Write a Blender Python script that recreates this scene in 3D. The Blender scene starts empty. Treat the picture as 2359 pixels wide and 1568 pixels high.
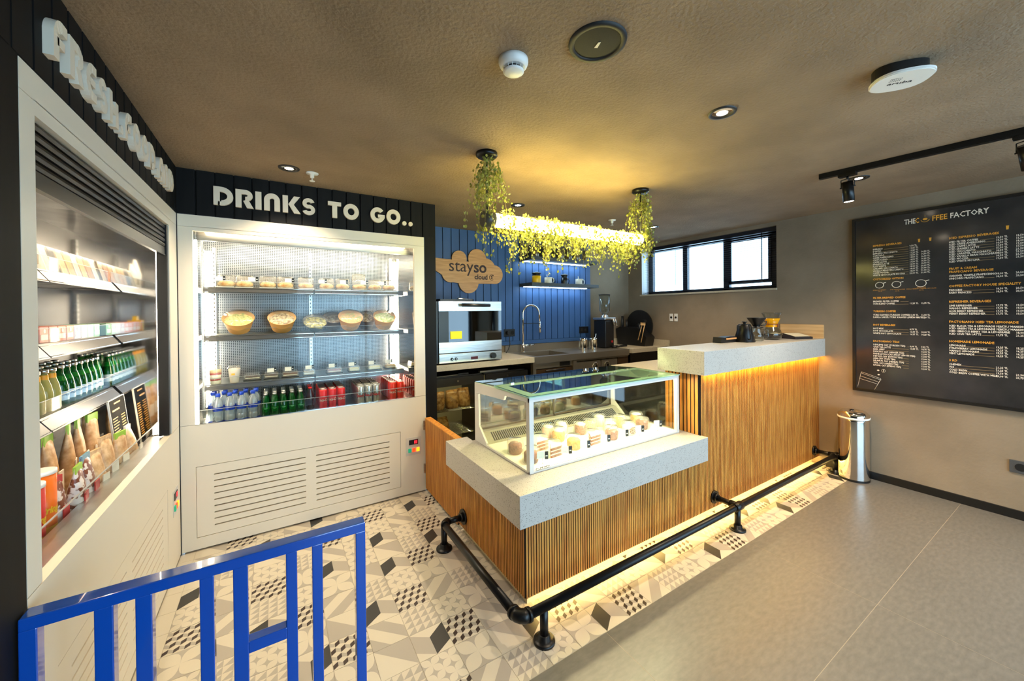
import bpy, bmesh, math, random
from mathutils import Vector, Matrix
random.seed(7)
S = bpy.context.scene
COL = S.collection
PI = math.pi
R = math.radians
# ------------------------------------------------------------------ camera
cd = bpy.data.cameras.new('camera'); cam = bpy.data.objects.new('camera', cd); COL.objects.link(cam)
S.camera = cam
cd.sensor_width = 36; cd.sensor_fit = 'HORIZONTAL'; cd.lens = 874.646 / 2359 * 36
cd.shift_x = 0; cd.shift_y = -(784 - 722.7375) / 2359
cd.clip_start = .02; cd.clip_end = 100
YAW, PIT, ROL = R(31.774168), R(-.34831), R(.534995)
_f = Vector((math.sin(YAW), math.cos(YAW), 0)); _r = Vector((math.cos(YAW), -math.sin(YAW), 0)); _u = Vector((0, 0, 1))
f2 = _f * math.cos(PIT) + _u * math.sin(PIT); u2 = -_f * math.sin(PIT) + _u * math.cos(PIT)
r3 = _r * math.cos(ROL) - u2 * math.sin(ROL); u3 = _r * math.sin(ROL) + u2 * math.cos(ROL)
cam.matrix_world = Matrix(((r3.x, u3.x, -f2.x, 0), (r3.y, u3.y, -f2.y, 0), (r3.z, u3.z, -f2.z, 1.5), (0, 0, 0, 1)))
# ------------------------------------------------------------------ world, exposure
W = bpy.data.worlds.new('daylight'); S.world = W; W.use_nodes = True
bg = W.node_tree.nodes['Background']; bg.inputs[0].default_value = (.50, .73, 1, 1); bg.inputs[1].default_value = 6.5
S.view_settings.view_transform = 'Standard'; S.view_settings.look = 'None'
S.view_settings.exposure = 0.62; S.view_settings.gamma = 1; S.view_settings.use_curve_mapping = False
S.cycles.transparent_max_bounces = 48
P_DOWN = 52; P_TRACK = 34          # lamp powers (W)
E_TUBE = 30; E_COOL = 42; E_CASE = 230; E_TOE = 24; E_BAR = 46; E_SHELF = 16   # strip emissions
WARM = (1, .82, .60)
# ------------------------------------------------------------------ sizes of the place
XL, YC, ZC, XR, YB = -.523, 3.093, 2.415, 4.443, 3.884
YF = -2.4                           # shopfront wall behind the camera
# ------------------------------------------------------------------ helpers
def lin(c):
    return tuple(((v / 255) / 12.92 if v / 255 <= .04045 else ((v / 255 + .055) / 1.055) ** 2.4) for v in c) + (1,)
MATS = {}
def mat(name, rgb=(200, 200, 200), rough=.5, metal=0, spec=.5, em=0, emc=None, coat=0):
    if name in MATS: return MATS[name]
    m = bpy.data.materials.new(name); m.use_nodes = True; MATS[name] = m
    b = m.node_tree.nodes['Principled BSDF']
    b.inputs['Base Color'].default_value = lin(rgb); b.inputs['Roughness'].default_value = rough
    b.inputs['Metallic'].default_value = metal; b.inputs['Specular IOR Level'].default_value = spec
    b.inputs['Coat Weight'].default_value = coat
    if em:
        b.inputs['Emission Color'].default_value = lin(emc or rgb); b.inputs['Emission Strength'].default_value = em
    return m
def nd(m, t, **k):
    n = m.node_tree.nodes.new(t)
    for a, v in k.items(): setattr(n, a, v)
    return n
def lk(m, a, b): m.node_tree.links.new(a, b)
def noisy(m, c1, c2, scale=5, detail=6, stretch=(1, 1, 1), lo=.35, hi=.65, bump=0, bscale=None, bdist=.01):
    b = m.node_tree.nodes['Principled BSDF']
    tc = nd(m, 'ShaderNodeTexCoord'); mp = nd(m, 'ShaderNodeMapping'); mp.inputs['Scale'].default_value = stretch
    lk(m, tc.outputs['Object'], mp.inputs[0])
    n = nd(m, 'ShaderNodeTexNoise'); n.inputs['Scale'].default_value = scale; n.inputs['Detail'].default_value = detail
    lk(m, mp.outputs[0], n.inputs['Vector'])
    r = nd(m, 'ShaderNodeValToRGB'); r.color_ramp.elements[0].color = lin(c1); r.color_ramp.elements[1].color = lin(c2)
    r.color_ramp.elements[0].position = lo; r.color_ramp.elements[1].position = hi
    lk(m, n.outputs[0], r.inputs[0]); lk(m, r.outputs[0], b.inputs['Base Color'])
    if bump:
        n2 = nd(m, 'ShaderNodeTexNoise'); n2.inputs['Scale'].default_value = bscale or scale; n2.inputs['Detail'].default_value = 4
        lk(m, mp.outputs[0], n2.inputs['Vector'])
        bp = nd(m, 'ShaderNodeBump'); bp.inputs['Strength'].default_value = bump; bp.inputs['Distance'].default_value = bdist
        lk(m, n2.outputs[0], bp.inputs['Height']); lk(m, bp.outputs[0], b.inputs['Normal'])
    return m
def glass(name, tint=(235, 245, 240), refl=1.0, rough=.03, diff=0, dcol=None, ior=1.45):
    if name in MATS: return MATS[name]
    m = bpy.data.materials.new(name); m.use_nodes = True; MATS[name] = m
    nt = m.node_tree; nt.nodes.remove(nt.nodes['Principled BSDF']); out = nt.nodes['Material Output']
    tr = nd(m, 'ShaderNodeBsdfTransparent'); tr.inputs[0].default_value = lin(tint)
    gl = nd(m, 'ShaderNodeBsdfGlossy'); gl.inputs['Roughness'].default_value = rough
    fr = nd(m, 'ShaderNodeFresnel'); fr.inputs[0].default_value = ior
    mu = nd(m, 'ShaderNodeMath', operation='MULTIPLY'); mu.inputs[1].default_value = refl; mu.use_clamp = True
    mx = nd(m, 'ShaderNodeMixShader')
    ge = nd(m, 'ShaderNodeNewGeometry'); iv = nd(m, 'ShaderNodeMath', operation='SUBTRACT'); iv.inputs[0].default_value = 1; lk(m, ge.outputs['Backfacing'], iv.inputs[1])
    m3 = nd(m, 'ShaderNodeMath', operation='MULTIPLY'); lk(m, fr.outputs[0], mu.inputs[0]); lk(m, mu.outputs[0], m3.inputs[0]); lk(m, iv.outputs[0], m3.inputs[1]); lk(m, m3.outputs[0], mx.inputs[0])
    src = tr
    if diff:
        df = nd(m, 'ShaderNodeBsdfDiffuse'); df.inputs[0].default_value = lin(dcol or tint)
        m2 = nd(m, 'ShaderNodeMixShader'); m2.inputs[0].default_value = diff
        lk(m, tr.outputs[0], m2.inputs[1]); lk(m, df.outputs[0], m2.inputs[2]); src = m2
    lk(m, src.outputs[0], mx.inputs[1]); lk(m, gl.outputs[0], mx.inputs[2]); lk(m, mx.outputs[0], out.inputs[0])
    return m

class MB:
    """collects shapes; build() links them as one mesh object"""
    def __init__(s): s.bm = bmesh.new(); s.mi = 0
    def face(s, pts, mi=None):
        try:
            f = s.bm.faces.new([s.bm.verts.new(p) for p in pts]); f.material_index = s.mi if mi is None else mi
            return f
        except ValueError: return None
    def box(s, x0, x1, y0, y1, z0, z1, mi=None, bev=0):
        x0, x1 = min(x0, x1), max(x0, x1); y0, y1 = min(y0, y1), max(y0, y1); z0, z1 = min(z0, z1), max(z0, z1)
        v = [s.bm.verts.new((x, y, z)) for x in (x0, x1) for y in (y0, y1) for z in (z0, z1)]
        fs = []
        for q in ((0, 1, 3, 2), (4, 6, 7, 5), (0, 4, 5, 1), (2, 3, 7, 6), (0, 2, 6, 4), (1, 5, 7, 3)):
            f = s.bm.faces.new([v[i] for i in q]); f.material_index = s.mi if mi is None else mi; fs.append(f)
        if bev:
            es = list({e for f in fs for e in f.edges})
            bmesh.ops.bevel(s.bm, geom=es, offset=bev, segments=2, affect='EDGES', profile=.5)
        return s
    def prism(s, poly, axis, a, b, mi=None):
        """poly: 2D points; axis 'x','y','z' extruded from a to b. 2D coords are the other two axes in order"""
        def P(p, t):
            return {'x': (t, p[0], p[1]), 'y': (p[0], t, p[1]), 'z': (p[0], p[1], t)}[axis]
        m = s.mi if mi is None else mi
        A = [s.bm.verts.new(P(p, a)) for p in poly]; B = [s.bm.verts.new(P(p, b)) for p in poly]
        n = len(poly)
        try:
            f = s.bm.faces.new(A); f.material_index = m; f = s.bm.faces.new(B[::-1]); f.material_index = m
        except ValueError: pass
        for i in range(n):
            f = s.bm.faces.new((A[i], A[(i + 1) % n], B[(i + 1) % n], B[i])); f.material_index = m
        return s
    def lathe(s, prof, c=(0, 0, 0), n=24, mi=None, sx=1, sy=1, smooth=True, cap=True):
        m = s.mi if mi is None else mi
        rings = []
        for r, z in prof:
            rings.append([s.bm.verts.new((c[0] + r * sx * math.cos(2 * PI * i / n), c[1] + r * sy * math.sin(2 * PI * i / n), c[2] + z)) for i in range(n)])
        for a, b in zip(rings, rings[1:]):
            for i in range(n):
                f = s.bm.faces.new((a[i], a[(i + 1) % n], b[(i + 1) % n], b[i])); f.material_index = m; f.smooth = smooth
        if cap:
            for rg, fl in ((rings[0], 1), (rings[-1], 0)):
                if prof[0 if fl else -1][0] > 1e-5:
                    f = s.bm.faces.new(rg[::-1] if fl else rg); f.material_index = m
        return s
    def tube(s, pts, r, n=8, mi=None, closed=False, cap=True):
        m = s.mi if mi is None else mi
        pts = [Vector(p) for p in pts]; rs = r if isinstance(r, (list, tuple)) else [r] * len(pts)
        rings = []; N = len(pts); prev = None
        for i, p in enumerate(pts):
            if closed: d = pts[(i + 1) % N] - pts[i - 1]
            elif i == 0: d = pts[1] - p
            elif i == N - 1: d = p - pts[i - 1]
            else: d = (pts[i + 1] - p).normalized() + (p - pts[i - 1]).normalized()
            d.normalize()
            if prev is None:
                a = d.cross(Vector((0, 0, 1)) if abs(d.z) < .9 else Vector((1, 0, 0))).normalized()
            else:
                a = (prev - d * prev.dot(d)).normalized()
            prev = a; b = d.cross(a)
            rings.append([s.bm.verts.new(p + (a * math.cos(2 * PI * k / n) + b * math.sin(2 * PI * k / n)) * rs[i]) for k in range(n)])
        prs = list(zip(rings, rings[1:])) + ([(rings[-1], rings[0])] if closed else [])
        for A, B in prs:
            for k in range(n):
                f = s.bm.faces.new((A[k], A[(k + 1) % n], B[(k + 1) % n], B[k])); f.material_index = m; f.smooth = True
        if cap and not closed:
            for rg in (rings[0], rings[-1]):
                f = s.bm.faces.new(rg); f.material_index = m
        return s
    def cyl(s, p0, p1, r, n=16, mi=None): return s.tube([p0, p1], r, n, mi)
    def mesh(s, me, M=None, mi=None):
        n0 = len(s.bm.verts); nf = len(s.bm.faces)
        s.bm.from_mesh(me)
        s.bm.verts.ensure_lookup_table(); s.bm.faces.ensure_lookup_table()
        if M is not None: bmesh.ops.transform(s.bm, matrix=M, verts=s.bm.verts[n0:])
        for f in s.bm.faces[nf:]: f.material_index = s.mi if mi is None else mi
        return s
    def build(s, name, m, parent=None, label=None, **k):
        bmesh.ops.recalc_face_normals(s.bm, faces=s.bm.faces[:])
        me = bpy.data.meshes.new(name)
        if parent is not None:
            L = ORI.get(parent.name, Vector((0, 0, 0)))
            if L.length: bmesh.ops.translate(s.bm, verts=s.bm.verts, vec=-L)
        elif k.get('at') is not None:
            L = Vector(k['at']); bmesh.ops.translate(s.bm, verts=s.bm.verts, vec=-L)
        else: L = Vector((0, 0, 0))
        s.bm.to_mesh(me); s.bm.free()
        for q in (m if isinstance(m, (list, tuple)) else [m]): me.materials.append(q)
        o = bpy.data.objects.new(name, me); COL.objects.link(o)
        ORI[o.name] = L.copy()
        if parent is not None: o.parent = parent
        else: o.location = L
        if label: o['label'] = label
        return o
ORI = {}
def thing(name, label, cat, loc=(0, 0, 0), group=None):
    o = bpy.data.objects.new(name, None); COL.objects.link(o); o.location = loc; o.empty_display_size = .05
    ORI[o.name] = Vector(loc); return tag(o, label, cat, group)
def tag(o, label, cat, group=None, kind=None):
    o['label'] = label; o['category'] = cat
    if group: o['group'] = group
    if kind: o['kind'] = kind
    return o
def struct(o): o['kind'] = 'structure'; return o
def kids(o): return KIDS.get(o.name, [])
def copy_tree(o, loc=None, rz=0, label=None, group=None, parent=None, sc=None):
    c = o.copy(); COL.objects.link(c)
    if parent is not None: c.parent = parent
    else:
        c.location = loc; c.rotation_euler = (0, 0, rz)
        if sc: c.scale = (sc, sc, sc)
        if label: c['label'] = label
        if group: c['group'] = group
    for ch in [x for x in o.children]: copy_tree(ch, parent=c)
    return c
class Placer:
    """first place() moves the prototype itself, later ones copy it"""
    def __init__(s, o): s.o = o; s.used = False
    def place(s, loc, rz=0, label=None, group=None, cat=None, sc=None):
        if not s.used:
            s.used = True; o = s.o; o.location = loc; o.rotation_euler = (0, 0, rz)
            if sc: o.scale = (sc, sc, sc)
            if label: o['label'] = label
            if group: o['group'] = group
            return o
        return copy_tree(s.o, loc, rz, label, group, sc=sc)
def text_mesh(body, size=.1, offset=0, align='LEFT', extrude=0, sxs=1, shear=0, res=3):
    cu = bpy.data.curves.new('txt', 'FONT'); cu.body = body; cu.size = size; cu.offset = offset
    cu.align_x = align; cu.extrude = extrude; cu.resolution_u = res; cu.shear = shear
    o = bpy.data.objects.new('txt', cu); COL.objects.link(o)
    bpy.context.view_layer.update()
    me = bpy.data.meshes.new_from_object(o.evaluated_get(bpy.context.evaluated_depsgraph_get()))
    bpy.data.objects.remove(o); bpy.data.curves.remove(cu)
    if sxs != 1: me.transform(Matrix.Diagonal((sxs, 1, 1, 1)))
    return me
def spot(name, loc, tgt, power, size=R(80), col=WARM, parent=None, rad=.03, blend=.6):
    l = bpy.data.lights.new(name, 'SPOT'); l.energy = power; l.spot_size = size; l.spot_blend = blend; l.color = col[:3]; l.shadow_soft_size = rad
    o = bpy.data.objects.new(name, l); COL.objects.link(o)
    d = Vector(tgt) - Vector(loc); o.rotation_euler = d.to_track_quat('-Z', 'Y').to_euler()
    if parent is not None: o.parent = parent; o.location = Vector(loc) - ORI[parent.name]
    else: o.location = loc
    return o
# ------------------------------------------------------------------ materials
m_white = mat('white_lacquer', (224, 213, 193), .42)
m_black = mat('matt_black_paint', (20, 20, 21), .65, spec=.22)
noisy(m_black, (7, 7, 7), (16, 15, 15), 3, 4, (6, 6, .6))
m_blackm = mat('black_metal', (10, 10, 11), .36, spec=.35)
m_blackp = mat('black_plastic', (14, 14, 15), .4)
m_dark = mat('dark_gap', (8, 8, 8), .9)
m_steel = mat('brushed_steel', (190, 188, 184), .28, 1)
noisy(m_steel, (175, 173, 170), (205, 203, 200), 6, 3, (1, 1, 30))
m_dsteel = mat('counter_steel', (150, 143, 130), .32, .75)
m_chrome = mat('chrome', (225, 222, 216), .08, 1)
m_mirror = mat('polished_steel', (205, 205, 205), .06, 1)
m_ceil = noisy(mat('plaster_ceiling', rough=.9), (128, 106, 80), (146, 122, 94), 2.5, 5, bump=.9, bscale=70, bdist=.006)
m_wall = noisy(mat('plaster_wall', rough=.88), (126, 112, 92), (144, 129, 108), 2.2, 6, bump=.35, bscale=55, bdist=.004)
m_blue = noisy(mat('blue_panel', rough=.5), (40, 76, 124), (46, 84, 134), 2, 3)
m_railblue = mat('glossy_blue_paint', (10, 76, 172), .14, coat=.8)
m_grey = mat('grey_laminate', (62, 64, 62), .45)
m_cream = mat('tile_cream', (208, 197, 176), .42)
m_tgrey = mat('tile_grey', (172, 162, 148), .42)
m_tdark = mat('tile_charcoal', (52, 50, 48), .4)
m_tbrown = mat('tile_brown', (56, 42, 38), .4)
m_grout = mat('tile_grout', (160, 150, 132), .8)
m_floor = noisy(mat('grey_stone_tile', rough=.36), (100, 97, 91), (116, 112, 105), 22, 14, (1, 2.6, 1), .3, .7, bump=.12, bscale=60, bdist=.002)
m_wood = noisy(mat('oak_slats', rough=.45), (176, 106, 36), (212, 148, 64), 14, 5, (3, 3, .35))
m_wood2 = noisy(mat('light_oak', rough=.5), (196, 152, 98), (220, 180, 126), 10, 6, (1, .3, 4))
m_signw = noisy(mat('sign_oak', rough=.5), (184, 132, 78), (206, 154, 98), 12, 5, (.5, 1, 6))
m_backing = mat('dark_backing', (26, 12, 6), .9)
# terrazzo
def terrazzo(name, base, s1, s2):
    m = mat(name, base, .3); b = m.node_tree.nodes['Principled BSDF']
    tc = nd(m, 'ShaderNodeTexCoord')
    v = nd(m, 'ShaderNodeTexVoronoi'); v.inputs['Scale'].default_value = 150; lk(m, tc.outputs['Object'], v.inputs['Vector'])
    r = nd(m, 'ShaderNodeValToRGB'); r.color_ramp.elements[0].position = .22; r.color_ramp.elements[1].position = .34
    r.color_ramp.elements[0].color = lin(s1); r.color_ramp.elements[1].color = lin(base)
    n = nd(m, 'ShaderNodeTexNoise'); n.inputs['Scale'].default_value = 60; lk(m, tc.outputs['Object'], n.inputs['Vector'])
    r2 = nd(m, 'ShaderNodeValToRGB'); r2.color_ramp.elements[0].position = .45; r2.color_ramp.elements[1].position = .62
    r2.color_ramp.elements[0].color = (0, 0, 0, 1)
    mx = nd(m, 'ShaderNodeMix', data_type='RGBA'); mx.inputs['B'].default_value = lin(base)
    lk(m, v.outputs['Distance'], r.inputs[0]); lk(m, r.outputs[0], mx.inputs['A']); lk(m, n.outputs[0], r2.inputs[0]); lk(m, r2.outputs[0], mx.inputs['Factor'])
    lk(m, mx.outputs['Result'], b.inputs['Base Color'])
    return m
m_stone = terrazzo('speckled_quartz', (184, 180, 172), (104, 96, 90), 0)
m_stone2 = terrazzo('cream_quartz', (192, 182, 158), (150, 136, 110), 0)
# perforated steel: round holes on an 11 mm grid
def perforated():
    m = mat('perforated_steel', (188, 190, 194), .38, 1); b = m.node_tree.nodes['Principled BSDF']
    tc = nd(m, 'ShaderNodeTexCoord'); sc = nd(m, 'ShaderNodeVectorMath', operation='SCALE'); sc.inputs['Scale'].default_value = 1 / .013
    fr = nd(m, 'ShaderNodeVectorMath', operation='FRACTION'); sb = nd(m, 'ShaderNodeVectorMath', operation='SUBTRACT'); sb.inputs[1].default_value = (.5, .5, .5)
    lk(m, tc.outputs['Object'], sc.inputs[0]); lk(m, sc.outputs[0], fr.inputs[0]); lk(m, fr.outputs[0], sb.inputs[0])
    sp = nd(m, 'ShaderNodeSeparateXYZ'); lk(m, sb.outputs[0], sp.inputs[0])
    geo = nd(m, 'ShaderNodeNewGeometry'); gs = nd(m, 'ShaderNodeSeparateXYZ'); lk(m, geo.outputs['Normal'], gs.inputs[0])
    def mth(op, a, bb=None):
        n = nd(m, 'ShaderNodeMath', operation=op)
        if isinstance(a, float): n.inputs[0].default_value = a
        else: lk(m, a, n.inputs[0])
        if bb is not None:
            if isinstance(bb, float): n.inputs[1].default_value = bb
            else: lk(m, bb, n.inputs[1])
        return n.outputs[0]
    ax = mth('ABSOLUTE', gs.outputs['X']); isx = mth('GREATER_THAN', ax, .5)
    hx = mth('MULTIPLY', sp.outputs['Y'], isx); hy = mth('MULTIPLY', sp.outputs['X'], mth('SUBTRACT', 1.0, isx))
    h = mth('ADD', hx, hy)
    d = mth('ADD', mth('MULTIPLY', h, h), mth('MULTIPLY', sp.outputs['Z'], sp.outputs['Z']))
    hole = mth('LESS_THAN', d, .075)
    mx = nd(m, 'ShaderNodeMix', data_type='RGBA'); mx.inputs['A'].default_value = lin((138, 140, 144)); mx.inputs['B'].default_value = lin((48, 50, 54))
    lk(m, hole, mx.inputs['Factor']); lk(m, mx.outputs['Result'], b.inputs['Base Color'])
    return m
m_perf = perforated()
g_pane = glass('window_glass', (248, 252, 250), 1.0)
g_top = glass('green_edge_glass', (205, 228, 214), 1.6, .01)
g_edge = mat('glass_green_edge', (150, 190, 165), .2)
g_guard = glass('acrylic_guard', (246, 248, 247), .3, .05)
g_water = glass('clear_water_bottle', (214, 222, 228), 2.4, .08, .26, (225, 232, 238))
g_green = glass('green_bottle_glass', (50, 160, 80), 1.3, .05, .28, (14, 120, 44))
g_lemon = glass('lemonade_bottle_glass', (212, 208, 140), 1.2, .05, .42, (214, 204, 120))
g_dome = glass('clear_plastic_dome', (246, 246, 244), 1.3, .06, .12, (255, 252, 245))
g_clear = glass('clear_glass', (240, 242, 240), 1.7, .02)
g_oven = glass('oven_glass', (44, 40, 36), 2.2, .03)
def emis(name, rgb, e): return mat(name, rgb, .5, em=e)
l_cool = emis('cooler_strip_light', (255, 238, 208), E_COOL)
l_case = emis('case_strip_light', (255, 230, 180), E_CASE)
l_tube = emis('pendant_tube_light', (255, 238, 142), E_TUBE)
l_toe = emis('plinth_strip_light', (255, 224, 130), E_TOE)
l_bar = emis('bar_strip_light', (255, 186, 52), E_BAR)
l_shelf = emis('shelf_strip_light', (205, 236, 255), E_SHELF)
l_down = emis('downlight_lamp', (255, 236, 205), 30)

# ================================================================== SETTING
# plain grey floor (one mesh of real tiles with grout gaps) and patterned tile floor
b = MB(); b.mi = 1; b.box(XL, XR + .3, YF - .6, 1.275, -.05, -.0005); b.mi = 0
for i in range(-2, 4):
    for j in range(-6, 1):
        x0, x1 = .01 + 1.28 * i, .01 + 1.28 * (i + 1); y0, y1 = .66 + .615 * j, .66 + .615 * (j + 1)
        x0, x1 = max(x0, XL), min(x1, XR + .02); y0, y1 = max(y0, YF - .3), min(y1, 1.275)
        if x1 - x0 > .02: b.box(x0 + .0012, x1 - .0012, y0 + .0012, y1 - .0012, -.004, 0)
struct(b.build('floor', [m_floor, m_grout]))
PW, PH, PX, PY = .159, .157, .027, 1.275
def motif(b, k, x, y, w, h, rot, t):
    """draws one cement-look tile motif as thin inlays at height t; k is the motif letter"""
    def T(u, v):
        for _ in range(rot): u, v = 1 - v, u
        return (x + u * w, y + v * h)
    def poly(pts, mi, dz=.0003):
        b.face([(*T(u, v), t + dz) for u, v in pts], mi)
    G, D, Br, Cr = 1, 2, 3, 0
    def lens(u0, v0, u1, v1, mi, fat=.32, dz=.0006):
        du, dv = u1 - u0, v1 - v0; pts = []
        for s_ in range(9):
            q = s_ / 8; o = fat * math.sin(PI * q) * .5
            pts.append((u0 + du * q - dv * o, v0 + dv * q + du * o))
        for s_ in range(7, 0, -1):
            q = s_ / 8; o = -fat * math.sin(PI * q) * .5
            pts.append((u0 + du * q - dv * o, v0 + dv * q + du * o))
        poly(pts, mi, dz)
    def flower(u, v, s_):
        for a, c in ((0, 0), (1, 0), (0, 1), (1, 1)): lens(u + s_ / 2, v + s_ / 2, u + a * s_, v + c * s_, Cr, .62)
    if k == 'A': poly([(0, 0), (1, 0), (1, 1), (0, 1)], G); flower(0, 0, 1)
    elif k == 'B':
        poly([(0, 0), (1, 0), (1, 1), (0, 1)], G)
        for u in (0, .5):
            for v in (0, .5): flower(u, v, .5)
    elif k == 'C':
        s_ = .25
        for j in range(4):
            for i in range(5):
                u = i * s_ - (.125 if j % 2 else 0); v = j * s_
                def cl(pp, mi):
                    pp = [(min(max(a_, 0), 1), b_) for a_, b_ in pp]
                    if max(p_[0] for p_ in pp) - min(p_[0] for p_ in pp) > .03: poly(pp, mi)
                cl([(u, v + .02), (u + s_ * .5, v + s_ * .38), (u + s_ * .5, v + s_ * .98), (u, v + s_ * .68)], Br)
                cl([(u + s_ * .5, v + s_ * .38), (u + s_, v + .03), (u + s_, v + s_ * .62), (u + s_ * .5, v + s_ * .98)], G)
    elif k == 'D':
        poly([(0, 0), (.5, .35), (.5, 1), (0, .71)], D); poly([(.5, .35), (1, .02), (1, .68), (.5, 1)], G)
    elif k == 'E':
        for u in (0, .5):
            for v in (0, .5):
                if (u == v): poly([(u, v), (u + .5, v), (u + .5, v + .5)], G)
                else: poly([(u, v), (u + .5, v + .5), (u, v + .5)], G)
    elif k == 'F':
        for i in range(4):
            for j in range(4):
                u, v = i / 4, j / 4; poly([(u, v), (u + .25, v), (u + .25, v + .25)], G)
    elif k == 'G':
        poly([(0, 1), (1, 1), (1, 0)], G)
TM = {0: {3: 'C', 4: 'E', 5: 'F', 6: 'B', 7: 'A', 8: 'D'},
      1: {3: 'B', 4: 'A', 5: 'G', 6: 'D', 7: 'C', 8: 'E', 9: 'F', 10: 'B', 11: 'G', 12: 'D', 13: 'C', 14: 'E', 15: 'F', 16: 'B', 17: 'G', 18: 'D', 19: 'C', 2: 'F', 1: 'E', 0: 'A'},
      2: {1: 'A', 2: 'G', 3: 'd', 4: 'C', 5: 'E', 6: 'F', 0: 'B', -1: 'E'},
      3: {0: 'd', 1: 'C', 2: 'E', 3: 'F', 4: 'B', 5: 'A', 6: 'G', -1: 'F', -2: 'B'},
      4: {-2: 'F', -1: 'B', 0: 'A', 1: 'G', 2: 'D', 3: 'C', 4: 'E', 5: 'F', 6: 'B'},
      5: {-3: 'A', -2: 'G', -1: 'D', 0: 'C', 1: 'E', 2: 'F', 3: 'B', 4: 'A', 5: 'G', 6: 'E'},
      6: {-3: 'C', -2: 'E', -1: 'F', 0: 'B', 1: 'A', 2: 'G', 3: 'D', 4: 'C', 5: 'E', 6: 'F'},
      7: {-3: 'B', -2: 'G', -1: 'C', 0: 'A', 1: 'D', 2: 'B', 3: 'G', 4: 'F', 5: 'D', 6: 'F'},
      8: {-3: 'D', -2: 'A', -1: 'B', 0: 'F', 1: 'E', 2: 'B', 3: 'D', 4: 'B', 5: 'C', 6: 'G'},
      9: {-3: 'G', -2: 'F', -1: 'G', 0: 'E', 1: 'C', 2: 'A', 3: 'B', 4: 'E', 5: 'F', 6: 'B'},
      10: {-3: 'E', -2: 'A', -1: 'D', 0: 'B', 1: 'G', 2: 'F', 3: 'C', 4: 'A', 5: 'D', 6: 'C'},
      11: {-4: 'C', -3: 'G', -2: 'C', -1: 'B', 0: 'E', 1: 'D', 2: 'A', 3: 'B', 4: 'F', 5: 'G', 6: 'B'}}
SEQ = 'CEFBAD'
b = MB(); b.mi = 4; b.box(XL - .6, XR + .3, 1.275, 4.0, -.05, -.0015); b.mi = 0
for j in range(0, 12):
    for i in range(-4, 28):
        if j > 2 and i > 8: continue
        x, y = PX + PW * i, PY + PH * j
        k = TM.get(j, {}).get(i, SEQ[(i - 3) % 6] if j == 0 else SEQ[(i + 3 * j) % 6])
        rot = 0
        if k == 'd': k, rot = 'D', 2
        elif k == 'G': rot = (i + j) % 2 * 2
        elif k == 'E': rot = (i * 3 + j) % 2
        x0, x1 = max(x, XL), min(x + PW, XR + .02)
        if x1 - x0 < .03: continue
        b.box(x0 + .0007, x1 - .0007, y + .0007, y + PH - .0007, -.002, 0, 0)
        if x >= XL - .08 and x + PW <= XR + .08:
            motif(b, k, x + .001, y + .001, PW - .002, PH - .002, rot, 0)
struct(b.build('floor', [m_cream, m_tgrey, m_tdark, m_tbrown, m_grout]))
# ceiling
b = MB(); b.box(XL - .1, XR + .3, YF - .3, YB + .2, ZC, ZC + .1); struct(b.build('ceiling', m_ceil))
# right wall with window opening
WY0, WY1, WZ0, WZ1 = 1.917, 3.64, 1.722, 2.376
b = MB()
b.box(XR, XR + .28, YF - .3, -1.75, 0, ZC + .02); b.box(XR, XR + .28, -1.75, -.62, 2.15, ZC + .02); b.box(XR, XR + .28, -.62, WY0, 0, ZC + .02); b.box(XR, XR + .28, WY1, YB + .2, 0, ZC + .02)
b.box(XR, XR + .28, WY0, WY1, 0, WZ0); b.box(XR, XR + .28, WY0, WY1, WZ1, ZC + .02)
struct(b.build('wall_right', m_wall))
b = MB(); b.box(1.1, XR, YB, YB + .2, 0, ZC + .02); struct(b.build('wall_back', m_wall))
# black left wall panel before the cooler
b = MB(); b.box(XL - .1, XL, YF - .3, 1.402, 0, ZC + .02); struct(b.build('wall_left', m_black))
# black pillar between drinks cooler and kitchen
b = MB(); b.box(1.06, 1.155, YC, YB + .1, 0, ZC + .01); struct(b.build('trim_1', m_black))
# shopfront wall behind the camera: glazed opening
b = MB(); b.box(XL - .1, .3, YF - .2, YF, 0, ZC + .02); b.box(.3, XR + .2, YF - .2, YF, 2.25, ZC + .02)
b.box(4.3, XR + .2, YF - .2, YF, 0, 2.25); struct(b.build('wall_front', m_wall))
w2 = MB()
for x in (.3, 1.62, 2.95, 4.25): w2.box(x, x + .05, YF - .12, YF - .06, 0, 2.25)
w2.box(.3, 4.3, YF - .12, YF - .06, 0, .06); w2.box(.3, 4.3, YF - .12, YF - .06, 2.2, 2.25)
w2 = struct(w2.build('window_2', m_blackm))
b = MB(); b.box(.35, 4.25, YF - .093, YF - .087, .06, 2.2); b.build('pane', g_pane, w2)
d1 = MB(); d1.box(XR + .10, XR + .15, -1.75, -1.68, 0, 2.15); d1.box(XR + .10, XR + .15, -.69, -.62, 0, 2.15); d1.box(XR + .10, XR + .15, -1.68, -.69, 2.08, 2.15); d1.box(XR + .10, XR + .15, -1.68, -.69, 0, .08)
d1 = struct(d1.build('added_daylight_door', m_blackm))  # unseen glazed door, added to throw daylight onto the floor at right
b = MB(); b.box(XR + .122, XR + .128, -1.68, -.69, .08, 2.08); b.build('pane', g_pane, d1)
b = MB(); b.tube([(XR + .09, -1.71, .95), (XR + .09, -1.71, 1.25)], .012, 10); b.build('door_handle', m_chrome, d1)
# baseboard
b = MB(); b.box(XR - .014, XR, -.62, 1.50, 0, .062); struct(b.build('baseboard_right', m_blackp))
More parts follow.
